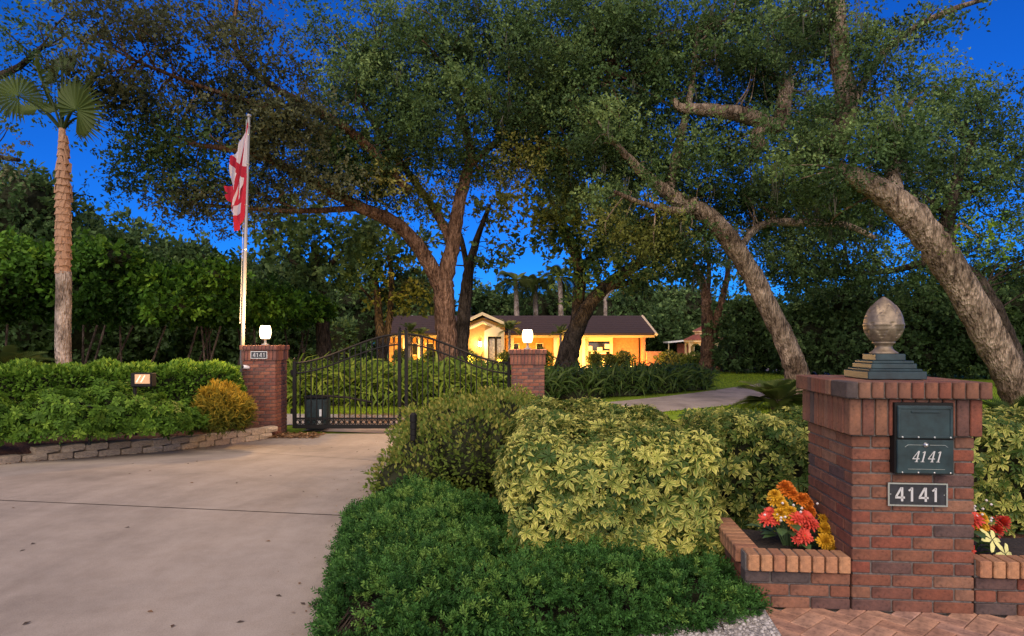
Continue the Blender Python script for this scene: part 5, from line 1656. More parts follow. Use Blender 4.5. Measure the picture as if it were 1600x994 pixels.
# ================================================================== HEDGES BEYOND THE GATE
def strap_bed(name, label, pts, n, mat, hgt, wid=.05):
    """pts: list of (x,y,rx,ry) footprints"""
    t = thing(name, label, 'hedge', (pts[0][0], pts[0][1], GZ), 0, 'strap-leaved hedges beyond the gate')
    S = Scatter()
    for (x, y, rx, ry) in pts:
        k = n // len(pts)
        a = rng.uniform(0, 2 * pi, k); r = np.sqrt(rng.uniform(0, 1, k))
        px, py = x + rx * r * np.cos(a), y + ry * r * np.sin(a)
        front = rng.uniform(0, 1, k)
        pos = np.column_stack([px, py, GZ + rng.uniform(.0, .62, k) * hgt * (1 - .25 * r)])
        d = norm(np.column_stack([rng.normal(size=k) * .5 + .4 * np.cos(a) * r, rng.normal(size=k) * .5 - .3, .9 + rng.normal(size=k) * .25]))
        S.add(strap(1.9, wid, 4), pos, frames(d, norm(np.array([0, -.6, .8]) + rng.normal(size=(k, 3)) * .5)), hgt * rng.uniform(.3, .58, k), np.clip(rng.normal(.5, .25, k), 0, 1))
        MB().lathe([(.9, 0), (.85, .3), (.5, .55)], n=12)
    o = S.build('foliage', mat, t); o["kind"] = 'stuff'
    mb = MB()
    for (x, y, rx, ry) in pts:
        mb.grid(lambda u, v: (x + rx * .9 * math.cos(2 * pi * u) * math.cos(v * pi / 2), y + ry * .9 * math.sin(2 * pi * u) * math.cos(v * pi / 2), GZ + .62 * hgt * math.sin(v * pi / 2)), 14, 5)
    mb.build('shade_core', M['core'], t)
    return t
strap_bed('strap_leaf_hedge', 'tall bright strap-leaved planting behind the gate', [(-6.0, 18.6, 1.4, 1.3), (-4.4, 18.4, 1.5, 1.3), (-2.8, 18.4, 1.5, 1.3), (-1.4, 18.6, 1.3, 1.3)], 9000, M['fern'], 1.5, .06)
strap_bed('strap_leaf_hedge', 'dark strap-leaved hedge right of the right gate pillar', [(.2, 19.6, 1.4, 1.2), (1.7, 20.6, 1.5, 1.2), (3.2, 21.7, 1.6, 1.2), (4.8, 22.9, 1.5, 1.2), (6.2, 24.0, 1.3, 1.1)], 5600, M['fern_dark'], 1.25, .05)
# lawns
lawn_blades('lawn_grass', [(-7, 1, 15.6, 17.4, 9000), (3, 10, 15.5, 19, 9000), (6, 16, 25, 37, 16000), (10, 22, 16, 26, 14000), (8, 24, 40, 44, 5000)], 0, .075, M['grassb'])
# cycad by oak A
def rosette_plant(name, label, c, n, L, mat, cat='plant', tmpl=None, up=(.15, 1.1), group=None, trunk=0, lw=1.0):
    t = thing(name, label, cat, c, 0, group)
    S = Scatter(); tmpl = tmpl or FROND
    a = np.linspace(0, 2 * pi, n, endpoint=False) + rng.uniform(-.15, .15, n); el = rng.uniform(up[0], up[1], n)
    d = np.column_stack([np.cos(a) * np.cos(el), np.sin(a) * np.cos(el), np.sin(el)])
    zz = norm(np.array([0, 0, 1.]) - d * .3)
    S.add(tmpl, np.tile(np.array([c[0], c[1], c[2] + trunk]), (n, 1)), frames(d, zz), np.column_stack([np.full(n, L * lw), L * rng.uniform(.8, 1.15, n), np.full(n, L)]), rng.uniform(.1, .9, n))
    S.build('fronds', mat, t)
    MB().lathe([(.14 * L, 0), (.16 * L, trunk * .5 + .05), (.1 * L, trunk + .12)], c, n=10).build('stem', M['dark_bark'], t)
    return t
c = P(1215, 640, 16.5); c.z = GZ
rosette_plant('cycad', 'yellow green cycad at the foot of the leaning oak', c, 30, 1.15, M['palm_leaf'], trunk=.15)
c = P(-5, 575, 12.5); c.z = 0.0
rosette_plant('cycad', 'sago cycad with arching fronds at the far left above the hedge', c, 34, 1.0, M['palm_leaf'], trunk=.75)
c = P(1590, 650, 12.5); c.z = GZ
rosette_plant('cycad', 'dark cycad behind the hedge at the right edge', c, 26, .9, M['fern_dark'], trunk=.15)

# ================================================================== FAN PALM
pY = 13.2
p0, p1 = P(99, 600, pY), P(97, 212, pY)
palm = thing('fan_palm', 'tall fan palm with rough booted trunk behind the left hedge', 'palm tree', (p0.x, p0.y, 0))
zs = np.linspace(0.0, P(99, 425, pY).z, 14)
MB().tube([(p0.x + .01 * math.sin(z * 3), p0.y, z) for z in zs], [.145 + .02 * math.exp(-z * 3) for z in zs], 20, wob=.02).build('trunk', M['palm_bark'], palm, smooth=True)
zb0, zb1 = P(99, 428, pY).z, p1.z
MB().tube([(p0.x, p0.y, zb0 - .05), (p0.x, p0.y, (zb0 + zb1) / 2), (p1.x, p1.y, zb1 + .15)], [.125, .135, .06], 16).build('upper_trunk', M['boot'], palm)
bootm = MB().add([(-.5, 0, 0), (.5, 0, 0), (.28, .25, 1), (-.28, .25, 1), (-.4, .25, 0), (.4, .25, 0), (.2, .42, 1), (-.2, .42, 1)], [(0, 1, 2, 3), (7, 6, 5, 4), (0, 3, 7, 4), (1, 5, 6, 2), (3, 2, 6, 7), (0, 4, 5, 1)]).mesh('boot', M['boot'])
rows = 19
for r in range(rows):
    z = zb0 + (zb1 - zb0) * r / rows
    rr = .128 * (1 - .55 * max(0, (r / rows - .6) / .4) ** 1.3)
    for k in range(8):
        a = 2 * pi * (k + .5 * (r % 2)) / 8 + random.uniform(-.1, .1)
        s = random.uniform(.9, 1.2)
        inst('boot', bootm, palm, Vector((p0.x + rr * math.cos(a), p0.y + rr * math.sin(a), z)) - Vector(palm.location), (random.uniform(-.6, -.15), random.uniform(-.35, .35), a - pi / 2 + pi + random.uniform(-.3, .3)), (.10 * s, -.10, .16 * s * random.uniform(.8, 1.25)))
def fan_leaf(nl=44, spread=2.6):
    parts = []
    for i in range(nl):
        a = (i / (nl - 1) - .5) * 2 * spread
        R = np.array(Matrix.Rotation(a, 3, 'Z'))
        w = .062; r0 = .35
        zig = .03 * (1 if i % 2 else -1)
        t = T([(0, 0, 0), (-w * .6, .62, zig), (0, .62, -.02), (w * .6, .62, -zig), (0, 1.0 - .08 * abs(a) / spread, -.18)], [(0, 3, 4, 2), (0, 2, 4, 1)], [.9, .4, .2, .4, .1])
        parts.append(xf(t, R, (0, 0, -.06 * (a / spread) ** 2)))
    return join_t(parts)
FAN = fan_leaf()
cr = np.array([p1.x, p1.y, p1.z + .1])
tips = [(118, 172, -.25, 1.0, (.15, -1, .1)), (66, 130, 0.2, .95, (-.95, -.45, .1)), (28, 150, -.2, .85, (-.3, -.6, .7)), (150, 120, .7, .85, (.3, .5, .8)), (96, 110, .8, .8, (.0, .9, .3)), (60, 172, .9, .8, (-.6, .6, .3)), (135, 185, .8, .75, (.5, .7, .4))]
S = Scatter(); pst = MB()
for (px, py, dy, L, nrm) in tips:
    e = np.array(P(px, py, pY + dy))
    d = norm((e - cr)[None])[0]
    dl = norm((d + np.array([0, 0, .15]))[None])
    S.add(FAN, e[None], frames(dl, norm(np.array([nrm], float))), np.array([L * .72]), np.array([random.uniform(.2, .6)]))
    mid = (cr + e) / 2 + np.array([0, 0, .12])
    pp = smooth_path([(*cr, .03), (*mid, .022), (*e, .016)], 5)
    pst.tube([a[:3] for a in pp], [a[3] for a in pp], 6)
S.build('fan_fronds', M['palm_leaf'], palm)
pst.build('leaf_stalks', M['palm_leaf'], palm)
# young spear leaves
sp = MB()
for k in range(5):
    sp.tube([cr, cr + np.array([random.uniform(-.15, .15), random.uniform(-.1, .1), random.uniform(1.0, 1.7)])], [.025, .006], 6)
sp.build('spear_leaves', M['palm_leaf'], palm)

# ================================================================== OAKS
# main forked oak behind the gate
tree('oak_tree', 'big forked oak with warm brown trunk behind the gate', [
    [(699, 610, 0, 41.6), (698, 540, 0, 33.6), (694, 480, 0, 32.0), (692, 440, 0, 33.6)],
    [(692, 450, 0, 28.8), (706, 390, 0, 23.2), (715, 330, 0, 20.8), (730, 270, .3, 17.6), (735, 240, .4, 15.2), (722, 180, .8, 11.2), (705, 110, 1, 7.2)],
    [(690, 450, 0, 27.2), (660, 395, -.3, 23.2), (620, 350, -.6, 21.6), (565, 325, -1, 18.4), (500, 290, -2, 16.0), (440, 258, -3, 13.6), (385, 238, -4, 10.4), (300, 225, -5, 6.4)],
    [(708, 385, 0, 14.4), (680, 330, .3, 12.8), (645, 280, .2, 11.2), (600, 220, -.2, 9.6), (560, 150, -.5, 6.4)],
    [(640, 300, -.5, 12.8), (560, 215, -2, 13.6), (480, 165, -3, 12.8), (430, 138, -3.5, 10.4), (385, 100, -4, 9.6), (366, 60, -4, 7.2), (372, -20, -4, 5.6)],
    [(480, 168, -3, 8.0), (400, 160, -4, 7.2), (300, 130, -5, 6.4), (200, 90, -6, 4.0)],
    [(732, 260, .4, 11.2), (790, 210, .2, 9.6), (860, 160, 0, 8.0), (940, 110, 0, 5.6)],
    [(565, 325, -1, 9.6), (470, 330, -2.5, 8.8), (380, 325, -3.5, 6.4), (290, 318, -4, 4.0)],
    [(470, 330, -2.5, 4.8), (400, 300, -3, 4.0), (330, 270, -3.5, 4.0), (240, 240, -4, 2.4)],
    ], [
    (560, 185, -1, 95, 85, 1.1), (650, 110, 0, 110, 80, 1.1), (560, 70, -1, 90, 55, .55), (720, 200, 0, 100, 80, 1.2), (800, 130, 0, 110, 90, 1.25), (880, 200, 0, 100, 80, 1.3), (960, 120, 0, 110, 100, 1.2),
    (900, 60, .5, 120, 70, 1.0), (720, 40, .5, 140, 50, .9), (520, 250, -1.5, 60, 50, 1.1), (610, 260, -.5, 80, 48, 1.0), (680, 290, -.3, 60, 35, .7, 'oak_gold'), (560, 300, -1, 55, 28, .6, 'oak_gold'), (840, 270, 0, 75, 40, .9, 'oak_gold'), (930, 260, 0, 85, 45, 1.0),
    (1020, 200, 0, 80, 80, 1.1), (1010, 60, 0, 90, 70, 1.0),
    (440, 90, -4, 60, 45, 0.51, 'oak_brown'), (400, 190, -4, 70, 45, 1.01, 'oak_brown'), (330, 120, -4.5, 70, 45, 0.72, 'oak_brown'), (300, 40, -5, 90, 45, 0.72, 'oak_brown'), (200, 60, -6, 80, 45, 0.61, 'oak_brown'), (180, 120, -6, 55, 28, .35, 'oak_brown'), (270, 175, -5, 70, 25, 0.87, 'oak_brown'), (400, 30, -4, 55, 40, .4, 'oak_brown'),
    (430, 230, -3.4, 60, 38, 1.16, 'oak_brown'), (450, 290, -3, 60, 32, 1.01, 'oak_brown'), (390, 325, -3.5, 60, 25, 1.01, 'oak_brown'), (300, 322, -4, 60, 20, 0.87, 'oak_brown'), (260, 255, -4, 60, 28, 0.80), (215, 275, -4, 38, 20, 1.1), (300, 215, -4.5, 55, 24, 1.0), (345, 270, -4, 44, 24, .8), (235, 240, -4, 45, 24, .9), (285, 285, -4, 50, 20, .7), (330, 300, -4, 60, 22, .8, 'oak_brown'), (130, 110, -6, 60, 40, .5, 'oak_brown'), (240, 140, -5, 70, 35, .7, 'oak_brown'), (360, 165, -4, 60, 40, .7, 'oak_brown'), (160, 30, -6, 70, 40, .5, 'oak_brown'), (480, 300, -3, 50, 35, .8, 'oak_brown'), (470, 210, -3, 50, 45, .8, 'oak_brown'),
    ], 20, M['red_bark'], 'oak_leaf', lai=3.9, moss=120)

# leaning oak A
tree('oak_tree', 'slim pale oak leaning left over the inner drive, left of the mailbox', [
    [(1254, 625, 0, 44), (1245, 580, 0, 36), (1224, 528, 0, 32), (1181, 440, 0, 31), (1140, 375, 0, 31), (1100, 333, 0, 29), (1055, 310, 0, 25), (1010, 275, -.3, 17), (965, 228, -.6, 10), (930, 185, -.6, 3)],
    [(1090, 322, 0, 15), (1060, 330, -.5, 13), (1010, 320, -1, 9), (960, 300, -1.5, 6)],
    [(1230, 130, 1.0, 22), (1215, 195, .6, 26), (1165, 180, .2, 24), (1110, 172, 0, 20), (1065, 168, 0, 14), (1052, 155, 0, 8)],
    [(1190, 235, .4, 20), (1182, 215, .4, 22), (1195, 190, .4, 18)],
    [(1150, 395, 0, 10), (1190, 352, .8, 12), (1260, 348, 1, 13), (1320, 352, 1.2, 11), (1368, 372, 1.2, 6)],
    [(1045, 302, 0, 16), (1060, 230, .3, 14), (1080, 140, .4, 10), (1090, 40, .5, 7)],
    ], [
    (1050, 380, 1, 85, 40, .8), (1110, 260, .5, 80, 60, 1.0), (1000, 330, -.5, 65, 42, .9), (1040, 250, .3, 60, 40, .6), (1110, 110, 1, 90, 60, 1.1), (1150, 40, 1, 110, 55, .85), (1220, 270, 1, 90, 70, 1.0), (1180, 330, 2, 70, 50, .8), (1200, 90, 1.2, 90, 70, .9), (970, 370, -.5, 70, 36, .8, 'oak_gold'), (1260, 170, 1.5, 80, 60, 1.0), (1130, 210, 1.4, 60, 40, .7), (950, 205, -1.2, 55, 34, .8), (1010, 240, -1.0, 34, 22, .5)],
    19, M['oak_bark'], 'oak_leaf', lai=3.9, moss=70)

# leaning oak B
tree('oak_tree', 'thick oak trunk leaning left behind the mailbox pillar at the right edge', [
    [(1616, 680, 0, 56), (1602, 640, 0, 50), (1575, 580, 0, 47), (1525, 489, 0, 46), (1472, 400, 0, 46), (1430, 345, 0, 46), (1388, 306, 0, 40), (1345, 282, 0, 30), (1312, 262, 0, 18)],
    [(1400, 310, 0, 24), (1395, 260, .5, 20), (1400, 200, 1, 13), (1430, 150, 1.2, 6)],
    [(1300, 240, 1, 34), (1322, 175, 1.0, 31), (1312, 90, 1, 29), (1304, 0, 1, 28), (1300, -60, 1, 26)],
    [(1325, 180, 1, 14), (1370, 95, 1, 12), (1420, 50, .8, 11), (1480, 18, .6, 9), (1560, -8, .4, 6)],
    [(1485, 385, 0, 6), (1500, 350, -.3, 4), (1530, 370, -.5, 2)],
    ], [
    (1350, 230, 0, 80, 60, .95), (1270, 290, .5, 70, 55, .9), (1330, 330, 1.5, 60, 40, .6), (1390, 200, .8, 55, 50, .7), (1450, 240, 1, 60, 50, .8), (1330, 60, .6, 80, 50, .7), (1400, 55, .4, 55, 30, .6), (1470, 30, .4, 50, 18, .45), (1360, 120, .4, 50, 40, .7), (1250, 40, 1, 70, 50, .8), (1525, 385, -.5, 42, 26, .35, 'hedge_green'), (1460, 160, 1.2, 50, 40, .55), (1240, 200, 1, 60, 50, .7)],
    14.5, M['oak_bark'], 'oak_leaf', lai=3.9, clump_r=.34, moss=50)

# oaks of the right background, behind oak B
tree('oak_tree', 'grey green oak crown filling the upper right behind the leaning trunk', [
    [(1590, 600, 0, 36), (1565, 520, 0, 32), (1530, 450, 0, 28), (1480, 390, 0, 24), (1490, 300, 0, 18), (1520, 220, 0, 10)],
    [(1450, 410, 0, 12), (1380, 425, 1, 8), (1290, 430, 1.5, 5)], [(1470, 330, 0, 12), (1560, 270, 0, 9), (1610, 230, 0, 6)]],
    [(1500, 200, 0, 80, 65, .75), (1570, 160, 0, 60, 55, .55), (1560, 280, 0, 80, 70, 1.0), (1480, 300, 0, 70, 60, .95), (1590, 380, 0, 80, 60, 1.1), (1400, 360, 1, 80, 60, 1.1), (1300, 390, 1, 80, 50, 1.1), (1220, 400, 1, 70, 45, 1.0), (1450, 140, 0, 40, 40, .5), (1330, 300, 2, 80, 70, 1.0), (1240, 340, 2, 70, 60, .9), (1430, 430, 1, 90, 36, 1.0), (1290, 430, 1, 80, 34, .9)],
    25, M['dark_bark'], 'oak_leaf', lai=3.0, clump_r=.52)

# leaning oak before the house
tree('oak_tree', 'dark oak with leaning fork in front of the house, right of centre', [
    [(884, 590, 0, 43.4), (890, 545, 0, 32.2), (905, 505, 0, 25.2), (930, 465, 0, 21.7), (970, 430, 0, 18.9), (1020, 395, 0, 15.4), (1050, 355, 0, 9.8), (1060, 320, 0, 5.6)],
    [(898, 535, 0, 21.0), (904, 470, .5, 19.6), (905, 420, .5, 18.9), (890, 375, .5, 15.4), (870, 330, .5, 9.8), (850, 290, .5, 5.6)], [(905, 425, .5, 12.6), (940, 380, .8, 9.8), (960, 330, 1, 5.6)], [(945, 452, 0, 9.8), (990, 440, .5, 7.7), (1040, 430, 1, 4.9)]],
    [(870, 335, 0, 55, 40, .9), (940, 320, 0, 70, 50, 1.2), (1000, 350, 0, 70, 50, 1.2), (970, 400, 0, 60, 34, 1.1), (1030, 400, 0, 45, 40, 1.0), (900, 385, 0, 34, 26, .7), (860, 310, -1, 70, 34, .9, 'oak_gold'), (1000, 430, 0, 60, 22, .8), (925, 430, 0, 34, 22, .6)],
    30, M['dark_bark'], 'oak_far', lai=3.8, clump_r=.6, tmpls=CLBIG)

# forked oak right of the house
tree('oak_tree', 'forked oak with bare spreading limbs by the gazebo', [
    [(1104, 577, 0, 26), (1106, 540, 0, 20), (1104, 470, 0, 16), (1098, 440, 0, 13), (1075, 400, 0, 8), (1060, 365, 0, 5)],
    [(1108, 545, 0, 14), (1118, 505, 0, 12), (1130, 460, 0, 10), (1138, 420, 0, 7), (1140, 380, 0, 4)], [(1116, 515, 0, 12), (1140, 490, 0, 10), (1170, 475, 0, 8), (1200, 455, 0, 5)], [(1104, 465, 0, 9), (1108, 420, 0, 7), (1100, 370, 0, 5)], [(1075, 400, 0, 6), (1050, 380, 0, 4)]],
    [(1065, 380, 0, 36, 24, .45), (1110, 375, 0, 44, 26, .5), (1140, 410, 0, 34, 26, .45), (1060, 425, 0, 26, 20, .35), (1170, 440, 0, 34, 26, .6), (1120, 435, 0, 26, 20, .3), (1190, 470, 0, 34, 20, .8, 'oak_gold')],
    37, M['red_bark'], 'oak_far', lai=2.0, clump_r=.6, tmpls=CLBIG)

# cluster left of the main oak
tree('oak_tree', 'straight dark oak trunk just right of the lit left lamp', [[(508, 600, 0, 27.2), (506, 540, 0, 22.9), (502, 480, 0, 20.4), (498, 430, 0, 17.0), (490, 380, 0, 10.2)], [(500, 450, 0, 10.2), (450, 400, 0, 7.6), (410, 360, 0, 5.1)], [(498, 430, 0, 10.2), (540, 390, 0, 6.8)]],
    [(480, 390, 0, 60, 46, 1.3), (440, 370, 0, 40, 30, .7), (535, 390, 0, 45, 44, 1.3), (500, 440, 0, 60, 30, 1.2), (400, 400, 0, 24, 30, .4), (470, 340, 0, 50, 26, .7)], 23, M['dark_bark'], 'oak_far', lai=3.6, clump_r=.5, tmpls=CLBIG)
tree('oak_tree', 'twin dark stems of an oak left of the big forked oak', [[(598, 590, 0, 19.5), (596, 545, 0, 16.9), (592, 500, 0, 13.0), (588, 450, 0, 10.4), (572, 410, 0, 6.5), (566, 380, 0, 3.9)], [(600, 550, 0, 11.7), (608, 500, 0, 10.4), (612, 440, 0, 8.5), (606, 390, 0, 4.5)], [(590, 480, 0, 5.2), (565, 450, 0, 3.9), (548, 430, 0, 2.6)]],
    [(580, 390, 0, 50, 36, 1.0), (615, 400, 0, 34, 36, 1.0), (560, 430, 0, 34, 28, .9), (640, 440, 0, 34, 34, .8, 'oak_gold'), (560, 360, 0, 44, 28, .7), (625, 470, 1, 26, 26, .8, 'oak_gold'), (600, 440, 1, 40, 30, .8)], 26, M['dark_bark'], 'oak_far', lai=3.6, clump_r=.5, tmpls=CLBIG)
tree('oak_tree', 'slender grey oak stem right behind the big forked oak', [[(718, 590, 0, 26), (722, 530, 0, 22), (728, 460, 0, 20), (735, 410, 0, 15), (750, 360, 0, 9), (765, 320, 0, 5)], [(732, 430, 0, 10), (722, 380, 0, 8), (712, 340, 0, 5)]],
    [(760, 345, 0, 36, 24, .45), (745, 400, 0, 30, 20, .45), (770, 380, 0, 22, 16, .35, 'oak_gold'), (690, 350, 0, 34, 26, .4), (660, 400, 0, 34, 26, .5, 'oak_gold'), (735, 430, 0, 26, 18, .4), (775, 300, 0, 40, 30, .6, 'oak_gold')], 25, M['dark_bark'], 'oak_far', lai=2.0, clump_r=.5, tmpls=CLBIG)
tree('oak_tree', 'oak overhanging the upper left corner with sparse dark leaves', [[(-260, 620, 0, 60), (-240, 450, 0, 48), (-180, 260, 0, 34), (-80, 150, 0, 20), (20, 110, 0, 10), (70, 70, 0, 6)], [(-180, 260, 0, 16), (-60, 240, 0, 10), (30, 250, 0, 6)]],
    [(20, 40, 0, 70, 50, .5), (60, 110, 0, 50, 34, .3), (10, 130, 0, 40, 34, .4), (20, 255, 0, 50, 30, .5, 'oak_brown'), (100, 20, 0, 50, 28, .3), (0, 180, 0, 34, 26, .3)], 15, M['dark_bark'], 'oak_far', lai=2.0, clump_r=.36)

# ---- warm uplight at the big oak (photo shows its underside lit)
def uplight(label, x, y, e, tgt):
    t = thing('tree_uplight', label, 'spotlight', (x, y, gz(y)), 0, 'uplights under the trees')
    MB().tube([(x, y, gz(y) - .05), (x, y, gz(y) + .12)], .02, 6).build('stake', M['iron'], t)
    h = MB().lathe([(.05, 0), (.06, .05), (.075, .14)], n=12).build('hood', M['iron'], t, local=True); h.location = (0, 0, .1)
    MB().lathe([(.066, .132), (.03, .135)], n=12).build('lens', M['bulb'], h, local=True)
    d = bpy.data.lights.new('uplight_beam', 'SPOT'); d.energy = e; d.color = (1, .62, .22); d.spot_size = rad(75); d.spot_blend = .8; d.shadow_soft_size = .06
    o = bpy.data.objects.new('uplight_beam', d); link(o, t); o.location = (0, 0, .3)
    dv = (Vector(tgt) - Vector((x, y, gz(y) + .3))); o.rotation_euler = dv.to_track_quat('-Z', 'Y').to_euler()
uplight('uplight hidden in the planting below the big forked oak', -2.6, 18.9, 800, (-2.0, 20.5, 5.0))
uplight('uplight hidden behind the dark hedge below the leaning house oak', 1.4, 27.0, 1300, (3.0, 29.0, 6.5))
uplight('uplight hidden behind the strap leaves below the twin stems', -5.0, 23.5, 900, (-4.6, 25.5, 4.0))

# ================================================================== LEFT HEDGE WALL
labs = ['at the far left edge', 'just right of the palm trunk', 'second right of the palm trunk', 'midway between palm and flagpole', 'left of the flagpole', 'right behind the flagpole', 'behind the left lamp', 'between lamp and straight oak']
def wall_shrub(label, px, top, bot, Y, wpx, mat, n, size, name='tall_shrub', group='tall shrubs behind the left hedge', stems=True, zlow=.05):
    a, b = P(px, top, Y), P(px, bot, Y)
    zc = (a.z + max(b.z, gz(Y))) / 2; w = wpx * Y / F / 2; hh = (a.z - max(b.z, gz(Y))) / 2
    t = thing(name, label, 'shrub', (a.x, Y, gz(Y)), 0, group)
    r = random.Random(int(px * 7 + top))
    bl_ = [(a.x, Y, zc, w, w * .8, hh)]
    for k in range(7):
        bl_.append((a.x + r.uniform(-.75, .75) * w, Y - r.uniform(.0, .6) * w, zc + r.uniform(-.6, .75) * hh, w * r.uniform(.35, .55), w * r.uniform(.35, .55), hh * r.uniform(.25, .4)))
    S = Scatter()
    m = n // 14
    p, nn = blob_shape(bl_, .12, gz(Y) + zlow)(m)
    dd = rng.exponential(.14, m); p = p - nn * dd[:, None]
    tn = np.clip(.32 + .38 * nn[:, 2] - .8 * dd + rng.normal(0, .14, m), 0, 1)  # top light and inner shade painted through the leaf tint
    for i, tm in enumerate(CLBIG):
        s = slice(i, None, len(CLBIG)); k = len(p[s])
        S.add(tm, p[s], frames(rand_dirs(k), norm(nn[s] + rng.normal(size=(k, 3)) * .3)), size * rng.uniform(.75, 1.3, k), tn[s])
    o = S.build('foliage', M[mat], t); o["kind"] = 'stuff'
    core_blobs(bl_, .72).build('shade_core', M['core'], t)
    if stems:
        for k in range(3):
            x = a.x + r.uniform(-.6, .6) * w
            MB().tube([(x, Y - w * .6, gz(Y)), (x + r.uniform(-.15, .15), Y - w * .5, gz(Y) + .9), (x + r.uniform(-.4, .4), Y - w * .3, gz(Y) + 2.2)], [.04, .032, .025], 6).build('stem', M['dark_bark'], t)
    return t
wall = [(15, 372, 16.0, 180), (150, 380, 16.5, 150), (235, 420, 17.0, 140), (305, 425, 17.5, 120), (350, 455, 18.5, 100), (405, 455, 19.5, 100), (440, 460, 21, 90), (470, 470, 23, 80)]
for (px, top, Y, w), lab in zip(wall, labs):
    wall_shrub('tall bright green shrub ' + lab, px, top, 500, Y, w * 1.15, 'wall_green', 8800, .32, zlow=1.1)
# darker trees rising behind it
back = [(20, 268, 24, 210, 'behind the palm at the left edge'), (130, 330, 25, 150, 'right of the palm trunk top'), (215, 352, 27, 150, 'in the gap under the oak limbs'), (300, 385, 29, 140, 'left of the flagpole, reaching the sky gap'), (375, 405, 30, 110, 'behind the flagpole'), (440, 410, 31, 110, 'above the lit lamp')]
for (px, top, Y, w, lab) in back:
    wall_shrub('dark green tree ' + lab, px, top, 600, Y, w, 'oak_far', 7800, .52, 'background_tree', 'dark trees behind the left shrubs', False)
# dark mass on the right
rb = [(1190, 470, 36, 120, 'right of the gazebo'), (1270, 455, 34, 130, 'behind the slim leaning oak'), (1350, 445, 33, 140, 'behind the acorn finial'), (1440, 440, 32, 140, 'right of the acorn finial'), (1530, 430, 31, 150, 'behind the thick leaning trunk'), (1620, 425, 30, 160, 'at the right edge')]
for (px, top, Y, w, lab) in rb:
    wall_shrub('dark green tall shrub ' + lab, px, top, 640, Y, w * 1.1, 'oak_far', 8300, .5, 'dark_tall_shrub', 'dark shrubs beyond the right lawn', False)
# trees behind the house
bh = [(560, 440, 60, 110, 'far left behind the house'), (650, 425, 58, 100, 'behind the left wing of the house'), (770, 452, 66, 90, 'left of the palms behind the house'), (840, 445, 70, 130, 'behind the palms'), (945, 450, 66, 110, 'behind the roof right of the leaning oak'), (1010, 440, 66, 110, 'behind the right end of the roof'), (1075, 452, 62, 110, 'behind the gazebo'), (1140, 470, 60, 90, 'right of the gazebo roof'), (1040, 490, 56, 60, 'pale and low left of the gazebo')]
for (px, top, Y, w, lab) in bh:
    wall_shrub('distant tree crown ' + lab, px, top, 600, Y, w, 'oak_far', 4600, .9, 'distant_tree', 'distant trees behind the house', False)
# palms behind the house
def feather_palm(label, px, top, Y, hpx):
    c = P(px, top, Y); t = thing('feather_palm', label, 'palm tree', (c.x, c.y, HB), 0, 'palms behind the house')
    MB().tube([(c.x, c.y, HB), (c.x + .1, c.y, (HB + c.z) / 2), (c.x, c.y, c.z)], [.32, .26, .2], 10).build('trunk', M['palm_bark'], t, smooth=True)
    S = Scatter(); n = 20; a = rng.uniform(0, 2 * pi, n); el = rng.uniform(-.5, 1.3, n)
    d = np.column_stack([np.cos(a) * np.cos(el), np.sin(a) * np.cos(el), np.sin(el)])
    S.add(frond(18, .42, 1.5, .06, .1), np.tile(np.array(c), (n, 1)), frames(d, norm(np.array([0, 0, 1.]) - d * .3)), np.full(n, hpx * Y / F), rng.uniform(.1, .8, n))
    S.build('fronds', M['palm_leaf'], t)
feather_palm('feather palm left of three behind the house roof', 806, 440, 60, 36)
feather_palm('shorter middle feather palm behind the house roof', 836, 446, 62, 34)
feather_palm('feather palm with tall pale trunk right of three behind roof', 875, 434, 60, 34)
feather_palm('feather palm beyond the right end of the house', 1050, 497, 56, 26)
# pale bare trunk behind roof
tree('pale_tree', 'pale forked trunk of a tree behind the house roof', [[(947, 540, 0, 8), (946, 490, 0, 6), (945, 465, 0, 5), (938, 450, 0, 3)], [(945, 468, 0, 4), (955, 455, 0, 3), (968, 448, 0, 2)]], [(945, 440, 0, 26, 14, .7)], 58, M['palm_bark'], 'oak_far', lai=2, clump_r=.9, tmpls=CLBIG, twigs=False)

# ---- plants along the house, lit from below
def small_palm(label, px, py, Y, L, z):
    c = P(px, py, Y)
    t = thing('garden_palm', label, 'palm tree', (c.x, c.y, HB), 0, 'small palms along the house')
    MB().tube([(c.x, c.y, HB), (c.x, c.y, c.z)], [.1, .08], 8).build('trunk', M['palm_bark'], t)
    S = Scatter(); n = 16; a = rng.uniform(0, 2 * pi, n); el = rng.uniform(-.1, 1.3, n)
    d = np.column_stack([np.cos(a) * np.cos(el), np.sin(a) * np.cos(el), np.sin(el)])
    S.add(FROND, np.tile(np.array(c), (n, 1)), frames(d, norm(np.array([0, 0, 1.]) - d * .3)), np.full(n, L), rng.uniform(.3, 1, n))
    S.build('fronds', M['palm_leaf'], t)
small_palm('small lit palm before the left wing of the house', 640, 520, 44, .95, 0)
small_palm('second small lit palm before the left wing', 658, 524, 44, .8, 0)
small_palm('small lit palm beside the front door', 796, 516, 42, 1.0, 0)
small_palm('small lit palm left of the leaning oak at the house', 876, 522, 43, .9, 0)
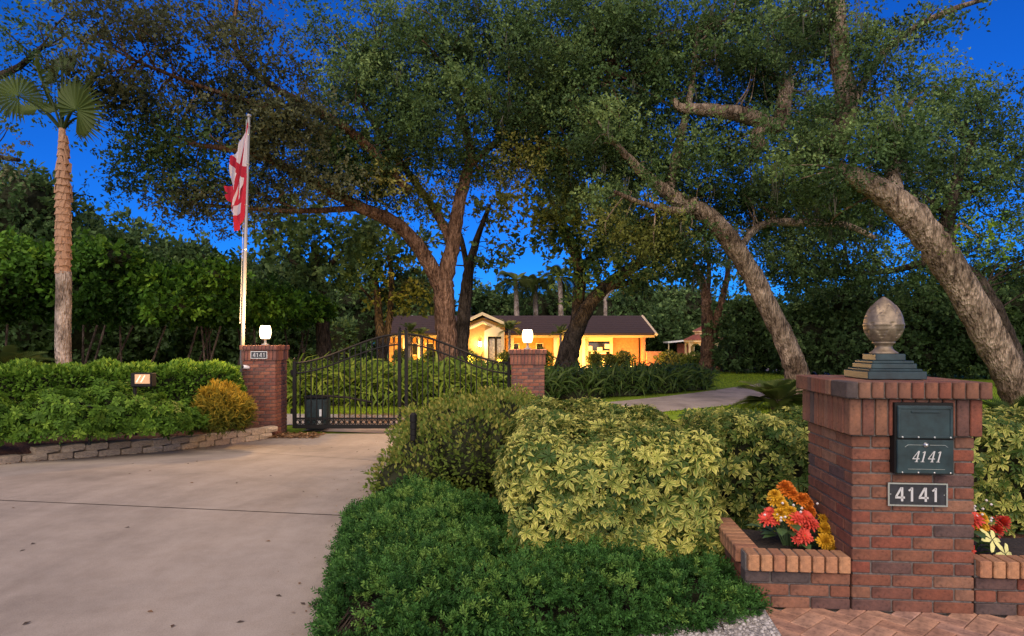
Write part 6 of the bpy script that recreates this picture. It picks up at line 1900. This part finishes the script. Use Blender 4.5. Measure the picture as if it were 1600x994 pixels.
for (px, py, Y, r, lab) in [(628, 556, 44.6, .6, 'by the far left column'), (676, 557, 44.6, .7, 'beside the big oak trunk'), (735, 560, 42.4, .5, 'under the entry lantern'), (812, 560, 44.2, .6, 'right of the gate lamp pillar'), (790, 562, 42.2, .5, 'at the right of the front door'), (848, 556, 44.6, .7, 'left of the leaning oak'), (930, 562, 44.2, .5, 'below the picture window'), (975, 560, 44.6, .7, 'in front of the orange brick wall'), (955, 566, 44, .45, 'right below the picture window'), (1046, 560, 45, .85, 'right of the low orange wall'), (1066, 566, 43, .6, 'left of the gazebo front')]:
    c = P(px, py, Y); bl_ = [(c.x, c.y, (HB + c.z) / 2 + .2, r, r * .8, (c.z - HB) / 2 + .25)]
    hedge('garden_shrub', 'garden shrub ' + lab, 'shrub', blob_shape(bl_, .2, HB), core_blobs(bl_, .65), 900, M['oak_gold'], .2, [LEAF], .12, (c.x, c.y, HB), group='garden shrubs along the house')
hedge('box_hedge', 'clipped square box hedge behind the coral flower pot', 'hedge', box_shape((P(1139, 560, 43).x, 43, HB), (1, 0), 1.5, 1.0, HB, P(1139, 550, 43).z, .12, .05, 2), box_core((P(1139, 560, 43).x, 43), (1, 0), 1.5, 1.0, HB, P(1139, 550, 43).z), 2500, M['oak_gold'], .14, [LEAF], .08, (P(1150, 560, 43).x, 43.4, HB))
hedge('box_hedge', 'clipped box hedge seen right of the slim leaning trunk', 'hedge', box_shape((P(1252, 560, 40).x, 40, HB), (1, 0), .75, .8, HB, P(1252, 551, 40).z, .12, .05, 2), box_core((P(1252, 560, 40).x, 40), (1, 0), .75, .8, HB, P(1252, 551, 40).z), 1500, M['oak_gold'], .13, [LEAF], .08, (P(1260, 560, 40).x, 40.4, HB))
for (px, py, Y, r, lab) in [(1085, 565, 42, .8, 'left of the forked oak'), (1175, 566, 44, .6, 'right of the clipped box'), (1100, 566, 43, .6, 'right behind the forked oak')]:
    c = P(px, py, Y); bl_ = [(c.x, c.y, (HB + c.z) / 2 + .2, r, r * .8, (c.z - HB) / 2 + .35)]
    hedge('round_shrub', 'round green shrub ' + lab, 'shrub', blob_shape(bl_, .2, HB), core_blobs(bl_, .65), 1500, M['small_leaf'], .17, [LEAF], .12, (c.x, c.y, HB), group='round shrubs near the gazebo')

hedge('boundary_hedge', 'long dark hedge closing the far right side behind the lawn', 'hedge', box_shape((20.5, 52, HB), (1, -.25), 40, 3, HB, 2.6, .5, .25, 4), box_core((20.5, 52), (1, -.25), 40, 3, HB, 2.6, .4), 12000, M['oak_far'], .42, [LEAF], .2, (40, 49, HB))
hedge('boundary_hedge', 'long dark hedge closing the far left side behind the shrubs', 'hedge', box_shape((-48, 44, HB), (1, .1), 36, 3, HB, 3.0, .5, .25, 5), box_core((-48, 44), (1, .1), 36, 3, HB, 3.0, .4), 9000, M['oak_far'], .42, [LEAF], .2, (-30, 46, HB))
